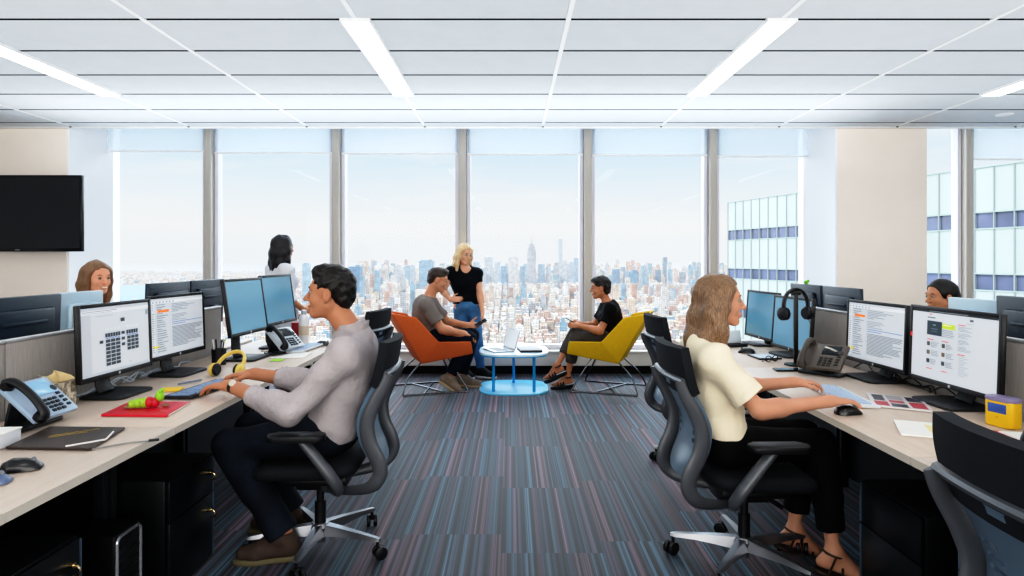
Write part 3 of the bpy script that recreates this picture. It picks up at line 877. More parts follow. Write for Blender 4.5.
def carpet_material():
    m = bpy.data.materials.new('striped_carpet'); m.use_nodes = True
    nt = m.node_tree; L = nt.links.new; b = nt.nodes['Principled BSDF']
    g = node(nt, 'ShaderNodeNewGeometry'); sp = node(nt, 'ShaderNodeSeparateXYZ'); L(g.outputs['Position'], sp.inputs[0])
    def M(op, a, b_=None, c=None):
        n = node(nt, 'ShaderNodeMath', operation=op)
        for i, v in enumerate((a, b_, c)):
            if v is None: continue
            if isinstance(v, (int, float)): n.inputs[i].default_value = v
            else: L(v, n.inputs[i])
        return n.outputs[0]
    def WN(v):
        n = node(nt, 'ShaderNodeTexWhiteNoise', noise_dimensions='1D'); L(v, n.inputs['W']); return n.outputs['Value']
    def NZ(v, sc, det=2.0):
        n = node(nt, 'ShaderNodeTexNoise', noise_dimensions='1D'); L(v, n.inputs['W']); n.inputs['Scale'].default_value = sc
        n.inputs['Detail'].default_value = det; return n.outputs['Fac']
    x, y = sp.outputs['X'], sp.outputs['Y']
    cx = M('FLOOR', M('DIVIDE', M('ADD', x, 20.05), .5))
    off = WN(M('ADD', cx, .37))
    ry = M('FLOOR', M('ADD', M('DIVIDE', M('ADD', y, 20.0), .88), off))
    tile = WN(M('ADD', M('MULTIPLY', cx, 17.31), M('MULTIPLY', ry, 3.77)))
    sx = M('ADD', x, M('MULTIPLY', tile, 83.0))
    broad = NZ(sx, 9.0, 1.0); mid = NZ(M('ADD', sx, 11.3), 38.0, 2.0); fine = NZ(M('ADD', sx, 5.1), 150.0, 2.0)
    r1 = node(nt, 'ShaderNodeValToRGB'); cr = r1.color_ramp
    cr.elements[0].position = .30; cr.elements[0].color = lin('#33566c')
    cr.elements[1].position = .72; cr.elements[1].color = lin('#8a6a78')
    for p, c in ((.42, '#5a7f95'), (.50, '#3b4a60'), (.58, '#6e5c72')):
        e = cr.elements.new(p); e.color = lin(c)
    L(broad, r1.inputs[0])
    r2 = node(nt, 'ShaderNodeValToRGB'); r2.color_ramp.elements[0].position = .40; r2.color_ramp.elements[0].color = (.07, .07, .09, 1)
    r2.color_ramp.elements[1].position = .62; r2.color_ramp.elements[1].color = (1.2, 1.2, 1.2, 1); L(mid, r2.inputs[0])
    r3 = node(nt, 'ShaderNodeValToRGB'); r3.color_ramp.elements[0].position = .35; r3.color_ramp.elements[0].color = (.30, .30, .33, 1)
    r3.color_ramp.elements[1].position = .6; r3.color_ramp.elements[1].color = (1.15, 1.15, 1.15, 1); L(fine, r3.inputs[0])
    a = node(nt, 'ShaderNodeMix', data_type='RGBA', blend_type='MULTIPLY'); a.inputs[0].default_value = 1
    L(r1.outputs[0], a.inputs[6]); L(r2.outputs[0], a.inputs[7])
    c = node(nt, 'ShaderNodeMix', data_type='RGBA', blend_type='MULTIPLY'); c.inputs[0].default_value = 1
    L(a.outputs[2], c.inputs[6]); L(r3.outputs[0], c.inputs[7])
    d = node(nt, 'ShaderNodeMix', data_type='RGBA', blend_type='MULTIPLY'); d.inputs[0].default_value = 1
    v = node(nt, 'ShaderNodeMapRange'); v.inputs[3].default_value = .5; v.inputs[4].default_value = 1.02; L(WN(M('ADD', tile, 4.4)), v.inputs[0])
    L(c.outputs[2], d.inputs[6]); L(v.outputs[0], d.inputs[7])
    L(d.outputs[2], b.inputs['Base Color'])
    b.inputs['Roughness'].default_value = .62; b.inputs['Specular IOR Level'].default_value = .45
    b.inputs['Sheen Weight'].default_value = .15
    bp = node(nt, 'ShaderNodeBump'); bp.inputs['Strength'].default_value = .4; bp.inputs['Distance'].default_value = .004
    L(fine, bp.inputs['Height']); L(bp.outputs[0], b.inputs['Normal'])
    return m

def glass_material():
    m = bpy.data.materials.new('window_glass'); m.use_nodes = True
    nt = m.node_tree; nt.nodes.remove(nt.nodes['Principled BSDF']); L = nt.links.new
    t = node(nt, 'ShaderNodeBsdfTransparent'); t.inputs[0].default_value = (.97, .985, .99, 1)
    g = node(nt, 'ShaderNodeBsdfGlossy'); g.inputs['Roughness'].default_value = .0
    mx = node(nt, 'ShaderNodeMixShader'); f = node(nt, 'ShaderNodeFresnel'); f.inputs[0].default_value = 1.2
    L(f.outputs[0], mx.inputs[0]); L(t.outputs[0], mx.inputs[1]); L(g.outputs[0], mx.inputs[2])
    L(mx.outputs[0], nt.nodes['Material Output'].inputs[0])
    return m

def shade_material():
    m = bpy.data.materials.new('shade_fabric'); m.use_nodes = True
    nt = m.node_tree; nt.nodes.remove(nt.nodes['Principled BSDF']); L = nt.links.new
    t = node(nt, 'ShaderNodeBsdfTransparent'); t.inputs[0].default_value = (.88, .915, .94, 1)
    d = node(nt, 'ShaderNodeBsdfTranslucent'); d.inputs[0].default_value = (.85, .88, .92, 1)
    d2 = node(nt, 'ShaderNodeBsdfDiffuse'); d2.inputs[0].default_value = (.8, .82, .85, 1)
    a = node(nt, 'ShaderNodeMixShader'); a.inputs[0].default_value = .5; L(d.outputs[0], a.inputs[1]); L(d2.outputs[0], a.inputs[2])
    b = node(nt, 'ShaderNodeMixShader'); b.inputs[0].default_value = .35; L(t.outputs[0], b.inputs[1]); L(a.outputs[0], b.inputs[2])
    L(b.outputs[0], nt.nodes['Material Output'].inputs[0])
    return m

WHITE = mat('white_paint', '#f1f1f1', .6, spec=.3)
CREAM = mat('cream_wall_paint', '#fcf1e6', .7, spec=.25, noise=.015, nscale=3)
ALU = mat('aluminium_mullion', '#c2bdb5', .5, metal=.1, noise=.03, nscale=3)
WFRAME = mat('pale_window_frame', '#e3e0e8', .5)
DARK = mat('dark_recess', '#0c0d10', .8)
PANEL = mat('ceiling_panel', '#d9dee2', .75, spec=.3, noise=.02, nscale=6, bump=.05, bscale=300)
LMETAL = mat('white_metal', '#f4f5f5', .35)

def build_room():
    mb = MB(); mb.box(((RX0 + RX1) / 2, (RY0 + 8.3) / 2, -.06), (RX1 - RX0 + .4, 8.3 - RY0, .12)); struct(mb.build('floor', carpet_material(), smooth=False))
    # ceiling: suspended panels under a slab
    mb = MB(); mb.box(((RX0 + RX1) / 2, (RY0 + 7.23) / 2, ceil_z + .14), (RX1 - RX0, 7.23 - RY0, .20))
    mb.mi = 1
    px0, pxs, pys = .355 - 1.3145 * 6, 1.3145, .5975
    for i in range(12):
        x0, x1 = max(px0 + i * pxs + .016, RX0), min(px0 + (i + 1) * pxs - .016, RX1)
        if x1 <= x0: continue
        for j in range(20):
            y1 = 6.925 + pys - j * pys; y0 = y1 - pys + .030; y1 = min(y1, 7.15)
            mb.box(((x0 + x1) / 2, (y0 + y1) / 2, ceil_z + .021), (x1 - x0, y1 - y0, .042))
    o = struct(mb.build('ceiling', [mat('ceiling_slot', '#17191c', .9), PANEL], smooth=False))
    for p in o.data.polygons:
        if abs(p.normal.z) < .5: p.material_index = 0
    mb = MB(); mb.box(((RX0 + RX1) / 2, 7.195, ceil_z + .045), (RX1 - RX0, .08, .11), bev=.006); struct(mb.build('trim_1', LMETAL))
    n = 2
    for i in range(12):
        x = px0 + i * pxs
        if not RX0 < x < RX1: continue
        mb = MB(); mb.box((x, (RY0 + 7.15) / 2, ceil_z + .012), (.030, 7.15 - RY0, .030)); o = struct(mb.build('trim_%d' % n, LMETAL, smooth=False)); n += 1
        mb = MB(); mb.lathe([(0, -.012), (.010, -.012), (.013, 0), (.013, .004)], (x, 7.12, ceil_z - .004), 12); mb.build('end_clip', mat('clip_grey', '#55585c', .4), o)
    # pocket over the windows
    mb = MB(); mb.box(((RX0 + RX1) / 2, 7.72, 3.36), (RX1 - RX0, 1.1, .12)); mb.box(((RX0 + RX1) / 2, 7.2, 3.17), (RX1 - RX0, .06, .26)); struct(mb.build('trim_%d' % n, WHITE, smooth=False)); n += 1
    # walls
    for nm, c, d in (('wall_left', (RX0 - .06, (RY0 + 8.2) / 2, 1.7), (.12, 8.2 - RY0, 3.4)), ('wall_right', (RX1 + .06, (RY0 + 8.2) / 2, 1.7), (.12, 8.2 - RY0, 3.4)),
                     ('wall_back', ((RX0 + RX1) / 2, RY0 - .06, 1.7), (RX1 - RX0, .12, 3.4))):
        mb = MB(); mb.box(c, d); struct(mb.build(nm, WHITE, smooth=False))
    mb = MB(); mb.box(((RX0 - 5.02) / 2, 7.715, 1.64), (-5.02 - RX0, .97, 3.28), bev=.004); struct(mb.build('wall_front_left', CREAM))
    mb = MB(); mb.box(((3.69 + 4.70) / 2, 7.715, 1.64), (1.01, .97, 3.28), bev=.004); struct(mb.build('wall_front_right', CREAM))
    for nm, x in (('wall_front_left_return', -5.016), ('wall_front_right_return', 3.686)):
        mb = MB(); mb.box((x, 7.725, 1.64), (.012, .94, 3.28)); struct(mb.build(nm, mat('window_lit_return', '#f6f7fa', .6), smooth=False))  # pier sides whiter than the front, window light put into their colour
    # sill box, spanning between the piers
    for (a, b) in ((-5.02, 3.69), (4.70, RX1)):
        mb = MB(); mb.box(((a + b) / 2, 7.99, .195), (b - a, .30, .17), bev=.006); mb.box(((a + b) / 2, 7.975, .285), (b - a, .33, .02), bev=.005)
        struct(mb.build('trim_%d' % n, mat('sill_white', '#dcdad6', .5))); n += 1
        mb = MB(); mb.box(((a + b) / 2, 8.02, .056), (b - a, .2, .112)); struct(mb.build('baseboard_front' if a < 0 else 'baseboard_front_right', DARK, smooth=False))
    # windows
    xs = [-5.30, -3.745, -2.165, -.60, .95, 2.50, 4.055, 5.66, 7.25]
    G = glass_material(); SH = shade_material()
    for i, x in enumerate(xs):
        mb = MB(); mb.box((x, 7.99, 1.79), (.092, .20, 3.0), bev=.004); mb.box((x, 7.905, 1.79), (.030, .035, 3.0)); 
        o = struct(mb.build('trim_%d' % n, ALU)); n += 1
    for i in range(len(xs) - 1):
        a, b = xs[i] + .053, xs[i + 1] - .053
        mb = MB()
        for xx in (a + .021, b - .021): mb.box((xx, 8.03, 1.79), (.042, .12, 3.0))
        mb.box(((a + b) / 2, 8.03, .325), (b - a - .084, .12, .05)); mb.box(((a + b) / 2, 8.03, 3.27), (b - a - .084, .12, .05))
        w = struct(mb.build('window_%d' % (i + 1), WFRAME, smooth=False))
        mb = MB(); mb.poly([(a + .04, 8.06, .345), (b - .04, 8.06, .345), (b - .04, 8.06, 3.25), (a + .04, 8.06, 3.25)]); mb.build('pane', G, w, smooth=False)
    zb = [2.765, 2.745, 2.735, 2.725, 2.715, 2.70, 2.69, 2.665]
    lab = ['leftmost window beside the cream wall', 'window behind the standing person in white', 'window left of the blond standing person', 'window behind the blue coffee table',
           'window behind the yellow armchair', 'window just left of the cream pillar', None, 'window right of the cream pillar']
    for i in range(len(xs) - 1):
        if lab[i] is None: continue
        a, b = xs[i] + .06, xs[i + 1] - .06
        t = thing('roller_shade', 'pale translucent roller shade pulled partly down over the ' + lab[i], 'window shade', ((a + b) / 2, 7.945, zb[i]), 0, 'roller shades along the windows')
        h = b - a
        mb = MB(); mb.box((0, 0, (3.24 - zb[i]) / 2), (h, .0015, 3.24 - zb[i])); mb.build('shade_fabric', SH, t, smooth=False)
        mb = MB(); mb.box((0, 0, -.008), (h, .016, .022), bev=.004); mb.build('bottom_bar', LMETAL, t)
        mb = MB(); mb.cyl((-h / 2, 0, 3.255), (h / 2, 0, 3.255), .022); o = mb.build('roller', LMETAL, t, xf=Matrix.Translation((0, 0, -zb[i])))
    # ceiling lights in line with the ceiling tracks
    dm = mat('light_diffuser', '#ffffff', .5, emit=9.0, ecol='#fffaf2')
    k = 0
    lbl = {(-3.588, 0): 'linear ceiling light at upper left, above the wall screen', (-.960, 0): 'linear ceiling light above the person in the grey shirt',
           (1.669, 0): 'linear ceiling light above the person in the cream tee', (4.298, 0): 'linear ceiling light at far right, right of the cream pillar'}
    for x in (-3.588, -.960, 1.669, 4.298):
        for r, (y0, y1) in enumerate(((3.93, 5.75), (-.2, 1.62), (-3.6, -1.9))):
            t = thing('ceiling_light', lbl.get((x, r), 'linear recessed ceiling light behind the photographer'), 'ceiling light', (x, (y0 + y1) / 2, ceil_z - .012), 0, 'linear ceiling lights')
            mb = MB()
            for s in (-1, 1):
                mb.box((s * .088, 0, .004), (.012, y1 - y0, .022)); mb.box((0, s * ((y1 - y0) / 2 - .006), .004), (.164, .012, .022))
            mb.build('housing', LMETAL, t, smooth=False)
            mb = MB(); mb.box((0, 0, .006), (.164, y1 - y0 - .024, .008)); mb.build('diffuser', dm, t, smooth=False)
    t = thing('downlight', 'small round recessed downlight near the right window', 'ceiling light', (5.05, 6.55, ceil_z - .008))
    mb = MB(); mb.lathe([(.055, .0), (.075, 0), (.078, .004), (.078, .008), (.055, .008)], seg=28); mb.build('trim_ring', LMETAL, t)
    mb = MB(); mb.lathe([(0, .003), (.055, .003), (.055, .007), (0, .007)], seg=28); mb.build('lens', dm, t)

# ================================================================== outside
def city_material(name, col):
    """facade with floor bands and bays worked out from where the wall stands"""
    m = bpy.data.materials.new(name); m.use_nodes = True
    nt = m.node_tree; L = nt.links.new; b = nt.nodes['Principled BSDF']
    g = node(nt, 'ShaderNodeNewGeometry'); sp = node(nt, 'ShaderNodeSeparateXYZ'); L(g.outputs['Position'], sp.inputs[0])
    def M(op, a, b_=None):
        n = node(nt, 'ShaderNodeMath', operation=op)
        for i, v in enumerate((a, b_)):
            if v is None: continue
            if isinstance(v, (int, float)): n.inputs[i].default_value = v
            else: L(v, n.inputs[i])
        return n.outputs[0]
    h = M('ADD', sp.outputs[0], M('MULTIPLY', sp.outputs[1], .83))
    fx = M('GREATER_THAN', M('FRACT', M('DIVIDE', h, 7.5)), .45)
    fz = M('GREATER_THAN', M('FRACT', M('DIVIDE', sp.outputs[2], 9.0)), .45)
    win = M('MULTIPLY', fx, fz)
    sn = node(nt, 'ShaderNodeSeparateXYZ'); L(g.outputs['Normal'], sn.inputs[0])
    side = M('LESS_THAN', M('ABSOLUTE', sn.outputs[2]), .5)
    win = M('MULTIPLY', M('MULTIPLY', win, side), .50)
    mx = node(nt, 'ShaderNodeMix', data_type='RGBA'); L(win, mx.inputs[0])
    if col is None:
        at = node(nt, 'ShaderNodeVertexColor'); at.layer_name = 'tint'; L(at.outputs[0], mx.inputs[6])
    else: mx.inputs[6].default_value = lin(col)
    mx.inputs[7].default_value = lin('#5a6a7c')
    nzt = node(nt, 'ShaderNodeTexNoise'); nzt.inputs['Scale'].default_value = .035; nzt.inputs['Detail'].default_value = 4; L(g.outputs['Position'], nzt.inputs[0])
    mr = node(nt, 'ShaderNodeMapRange'); mr.inputs[1].default_value = .3; mr.inputs[2].default_value = .7; mr.inputs[3].default_value = .55; mr.inputs[4].default_value = 1.15; L(nzt.outputs[0], mr.inputs[0])
    ml = node(nt, 'ShaderNodeMix', data_type='RGBA', blend_type='MULTIPLY'); ml.inputs[0].default_value = 1; L(mx.outputs[2], ml.inputs[6]); L(mr.outputs[0], ml.inputs[7])
    L(ml.outputs[2], b.inputs['Base Color']); b.inputs['Roughness'].default_value = .7
    return m

PAL = [('cream', '#efe6da'), ('white', '#f4f2ef'), ('brick', '#cfa592'), ('tan', '#dfc9b2'), ('grey', '#b9bcc2'), ('blue_glass', '#8fb0c8'), ('pink_stone', '#e2c3b6')]
PW = [.27, .22, .13, .12, .12, .05, .09]
EYE = 262.0        # the office is this far above the street
def hero_list():
    # u, half width px, top v, distance, colour, category shape
    return [(354.5, 5.5, 266.5, 3600, '#4f86b0', 'plain', 'solid blue glass tower, left of the dark haired person at the desk' ),
            (426.5, 7, 260, 4200, '#86aed0', 'cap', 'broad pale blue glass tower just left of the blond standing person'),
            (514, 5, 257, 5000, '#dfe0e4', 'cap', 'broad pale stone tower just left of the tallest spired tower'),
            (489, 4, 255, 6200, '#c2cdd8', 'point', 'slim pale pointed tower just right of the blond standing person'),
            (561, 1.9, 239, 7000, '#b4c4d4', 'plain', 'very thin tall pale tower right of the spired tower'),
            (578.5, 3.8, 258, 6200, '#8fb2d0', 'plain', 'blue tower touching the left edge of the window post'),
            (607.5, 2.3, 264, 6300, '#cfd2d8', 'spire', 'slender needle-topped tower above the short haired seated person'),
            (617, 3.4, 269, 5200, '#5d8fba', 'plain', 'blue tower right of the slender needle-topped tower'),
            (624, 2, 267, 5600, '#6a93b6', 'plain', 'narrow blue tower between two wider blue towers'),
            (634.5, 5, 270, 5000, '#5f93bb', 'step', 'wide stepped blue glass tower at right of centre'),
            (666, 2.0, 257, 6000, '#5a7ea0', 'cap', 'dark blue narrow tower standing alone high on the right'),
            (659, 2.6, 270, 5300, '#5b86ac', 'plain', 'blue tower left of the dark narrow tower'),
            (682.5, 4, 272, 5400, '#8b94a4', 'cap', 'grey tower between the dark narrow tower and window post'),
            (697, 1.6, 271, 5600, '#6e93b4', 'plain', 'narrow blue tower near the right window post'),
            (504, 2.6, 266, 5600, '#6b9cc4', 'plain', 'small bright blue tower left of the broad pale stone tower'),
            (523, 2.4, 266, 5900, '#6a9bc2', 'plain', 'small blue tower tucked beside the broad pale stone tower'),
            (542, 3.4, 264, 5500, '#7fa2c0', 'plain', 'blue tower just right of the tallest spired tower'),
            (549, 2.4, 266, 5200, '#c3cbd4', 'plain', 'narrow pale tower left of the very thin tall tower'),
            (571, 3.5, 262, 6500, '#a9bdd0', 'step', 'pale blue stepped tower left of the window post'),
            (564, 3.4, 260.5, 5800, '#c9d2da', 'plain', 'pale tower in front of the very thin tall tower'),
            (498, 3, 262, 5900, '#b8cede', 'plain', 'pale grey blue tower left of the small bright blue tower'),
            (477, 3, 262, 5900, '#a9c2d6', 'cap', 'pale blue tower peeking beside the blond standing person'),
            (398, 3, 266, 5200, '#c8cfd8', 'plain', 'pale tower above the orange armchair'),
            (412, 3, 265, 5600, '#b2c4d6', 'step', 'stepped pale tower left of the broad pale blue tower'),
            (306, 3.2, 263, 3400, '#9fc2d8', 'cap', 'pale tower with blue top beside the dark haired person')]

def box_faces(V, F, x0, x1, y0, y1, z0, z1):
    n = len(V)
    V += [(x0, y0, z0), (x1, y0, z0), (x1, y1, z0), (x0, y1, z0), (x0, y0, z1), (x1, y0, z1), (x1, y1, z1), (x0, y1, z1)]
    F += [(n, n+1, n+5, n+4), (n+1, n+2, n+6, n+5), (n+2, n+3, n+7, n+6), (n+3, n, n+4, n+7), (n+4, n+5, n+6, n+7)]

def build_city():
    zg = CAM_H - EYE
    gm = mat('city_ground', '#a4aeb6', .9, noise=.2, nscale=.004)
    mb = MB(); mb.poly([(-34000, 40, zg), (34000, 40, zg), (34000, 42000, zg), (-34000, 42000, zg)]); struct(mb.build('ground', gm, smooth=False))
    mb = MB(); mb.poly([(-1600, 3500, zg + .5), (-2900, 6400, zg + .5), (-6500, 6400, zg + .5), (-6500, 3500, zg + .5)])
    struct(mb.build('river', mat('river_water', '#6d93ab', .8, noise=.05, nscale=.01), smooth=False))
    rg = np.random.RandomState(11)
    CM = {n: city_material('facade_' + n, c) for n, c in PAL}
    heroes = hero_list(); blocked = []
    HB = [(h[0], h[1], h[2], h[3]) for h in heroes] + [(532.2, 8, 237, 5000)]
    for (u, hw, vt, D, col, shp, lab) in heroes:
        X = (u - 511.5) / 640 * D; w = hw / 640 * D; top = (259 - vt) / 640 * D + CAM_H
        t = thing('skyscraper', lab, 'skyscraper', (X, D + w, zg), 0, 'skyscrapers on the far skyline')
        H = top - zg; m = CM['blue_glass'] if False else city_material('tower_' + col[1:], col) if ('tower_' + col[1:]) not in bpy.data.materials else bpy.data.materials['tower_' + col[1:]]
        V, F = [], []
        if shp == 'plain': box_faces(V, F, -w, w, -w, w, 0, H)
        elif shp == 'cap': box_faces(V, F, -w, w, -w, w, 0, H * .975); box_faces(V, F, -w * .75, w * .75, -w * .75, w * .75, H * .975, H)
        elif shp == 'step': box_faces(V, F, -w, w, -w, w, 0, H * .93); box_faces(V, F, -w * .2, w * .8, -w * .7, w * .7, H * .93, H)
        elif shp == 'point':
            box_faces(V, F, -w, w, -w, w, 0, H * .93); n = len(V)
            V += [(-w, -w, H * .93), (w, -w, H * .93), (w, w, H * .93), (-w, w, H * .93), (0, 0, H)]; F += [(n, n+1, n+4), (n+1, n+2, n+4), (n+2, n+3, n+4), (n+3, n, n+4)]
        else:
            box_faces(V, F, -w, w, -w, w, 0, H * .93); box_faces(V, F, -w * .7, w * .7, -w * .7, w * .7, H * .93, H * .98); n = len(V); q = w * .7
            V += [(-q, -q, H * .98), (q, -q, H * .98), (q, q, H * .98), (-q, q, H * .98), (0, 0, H * 1.16)]; F += [(n, n+1, n+4), (n+1, n+2, n+4), (n+2, n+3, n+4), (n+3, n, n+4)]
        mesh_obj('shaft', V, F, m, t, False)
        blocked.append((X, D + w, w * 1.9 + 60))
    # the tall tower with the mast
    D = 5000; X = (532.2 - 511.5) / 640 * D; w = 33
    t = thing('spired_skyscraper', 'tallest pale stone skyscraper with stepped crown and thin mast on the skyline', 'skyscraper', (X, D + 40, zg))
    m = city_material('limestone_tower', '#b4bac6')
    for nm, parts in (('base', [(-62, 62, -45, 45, 0, 70), (-52, 52, -40, 40, 70, 115)]), ('shaft', [(-w, w, -28, 28, 115, 330), (-26, 26, -34, 34, 115, 345)]),
                      ('crown', [(-25, 25, -24, 24, 330, 362), (-18, 18, -17, 17, 362, 380)])):
        V, F = [], []
        for p in parts: box_faces(V, F, *p)
        mesh_obj(nm, V, F, m, t, False)
    mb = MB(); mb.tube([(0, 0, 378), (0, 0, 398), (0, 0, 415), (0, 0, 450)], [9, 6, 3, 1.6], 8); mb.build('mast', m, t)
    blocked.append((X, D + 40, 150))
    # the blocks
    cand = []
    y = 1150.0
    while y < 13000:
        cell = 17 + y * .0047
        nx = int(.80 * y / cell)
        for i in range(-nx, nx + 1):
            x = i * cell + rg.uniform(-.04, .04) * cell
            r = x / y
            if r > .62 or r < -.74: continue
            if (i % 5 == 0 and rg.rand() < .85): continue          # avenues
            west = r < -.30
            if r < -.445 and 3450 < y < 6450: continue
            if rg.rand() < (.06 if y < 6000 else .25): continue
            if any(abs(x - bx) < br and abs(y - by) < br for bx, by, br in blocked): continue
            core = math.exp(-((y - 5600) / 1500) ** 2) * (1 if -.24 < r < .34 else .45 if r < .5 and r > -.3 else .08)
            hgt = rg.gamma(2.2, 11) + 9
            if rg.rand() < .08 + .3 * core: hgt += rg.gamma(2, 26) * (1 if not west else .35)
            hgt += core * rg.gamma(1.3, 40)
            if y > 8500: hgt *= .55
            if west: hgt *= .6
            hgt = min(hgt, (EYE - 6) * (.72 + .36 * rg.rand()) if core > .3 else EYE * (.55 + .4 * rg.rand()))
            if y < 2600: hgt = min(hgt, 46 + 40 * rg.rand() ** 4)
            u = 511 + 640 * r; vt = 259 + 640 * (EYE - hgt) / y
            for (hu, hhw, hv, hD) in HB:
                if y < hD and abs(u - hu) < hhw + 900 / y * 1.6 + 1 and vt < 284: hgt = min(hgt, EYE - 25 * y / 640)
            w = cell * rg.uniform(.30, .46); dd = cell * rg.uniform(.32, .47)
            c = rg.choice(len(PAL), p=PW)
            if hgt > 130 and rg.rand() < .30: c = 5
            cand.append((x, y, w, dd, hgt, c, rg.rand(3)))
        y += cell * 1.02
    def area(b):
        x, y, w, dd, h, c, q = b
        r = x / y
        if r < -.60 or r > .44: return 0
        vis = h if y < 1900 else h * .8
        return w * vis / y ** 2
    order = sorted(range(len(cand)), key=lambda i: -area(cand[i]))
    # heights seen over the ones in front: skip those under the window sill
    pick = []
    for i in order:
        x, y, w, dd, h, c, q = cand[i]
        vtop = 259 + 640 * (EYE - h) / y
        u = 511 + 640 * x / y
        if vtop > 335 or u < 120 or u > 722: continue
        if u < 222 and vtop > 297: continue
        if 222 < u < 300 and vtop > 270: continue
        if 305 < u < 380 and vtop > 300: continue
        if 655 < u and vtop > 275: continue
        pick.append(i)
        if len(pick) >= 270: break
    names = {'cream': 'cream', 'white': 'white', 'brick': 'brick red', 'tan': 'tan', 'grey': 'grey', 'blue_glass': 'blue glass', 'pink_stone': 'pinkish stone'}
    sel = set(pick)
    for i in pick:
        x, y, w, dd, h, c, q = cand[i]
        V, F = [], []
        nm = PAL[c][0]
        box_faces(V, F, -w, w, -dd, dd, 0, h)
        if q[0] < .5: box_faces(V, F, -w * .55, w * .35, -dd * .5, dd * .5, h, h + 5 + 9 * q[1])
        o = mesh_obj('city_building', V, F, CM[nm], None, False)
        o.location = (x, y, zg)
        kind = 'high-rise' if h > 90 else 'low block'
        tag(o, '%s %s among the hazy city blocks beyond the windows' % (names[nm], kind), 'building', '%s %ss in the city' % (names[nm], kind))
    V, F, C = [], [], []
    for i, b in enumerate(cand):
        if i in sel: continue
        x, y, w, dd, h, c, q = b
        n0 = len(F)
        box_faces(V, F, x - w, x + w, y - dd, y + dd, zg, zg + h)
        if q[0] < .4: box_faces(V, F, x - w * .5, x + w * .3, y - dd * .5, y + dd * .5, zg + h, zg + h + 4 + 8 * q[1])
        base = np.array(lin(PAL[c][1])[:3]) * (.8 + .35 * q[2])
        C += [tuple(np.clip(base, 0, 1)) + (1,)] * (len(F) - n0)
    o = mesh_obj('city_blocks', V, F, city_material('facade_mixed', None), None, False)
    at = o.data.color_attributes.new('tint', 'FLOAT_COLOR', 'CORNER')
    arr = np.repeat(np.array(C, np.float32), [len(f) for f in F], axis=0); at.data.foreach_set('color', arr.ravel())
    tag(o, 'dense sea of small pale city buildings reaching to the horizon', 'city', kind='stuff')
    # haze: a clear body of air that dims and whitens with distance
    m = bpy.data.materials.new('haze_air'); m.use_nodes = True; nt = m.node_tree; nt.nodes.remove(nt.nodes['Principled BSDF'])
    k = .8e-4
    ab = node(nt, 'ShaderNodeVolumeAbsorption'); ab.inputs['Color'].default_value = (0, 0, 0, 1); ab.inputs['Density'].default_value = k
    em = node(nt, 'ShaderNodeEmission'); em.inputs['Color'].default_value = (.86, .895, .93, 1); em.inputs['Strength'].default_value = k * HAZE
    ad = node(nt, 'ShaderNodeAddShader'); nt.links.new(ab.outputs[0], ad.inputs[0]); nt.links.new(em.outputs[0], ad.inputs[1])
    nt.links.new(ad.outputs[0], nt.nodes['Material Output'].inputs['Volume'])
    mb = MB(); mb.box((0, 20200, zg + 425), (70000, 40000, 850.0)); o = mb.build('haze', m, smooth=False); tag(o, 'pale summer haze lying over the distant city', 'haze', kind='stuff')

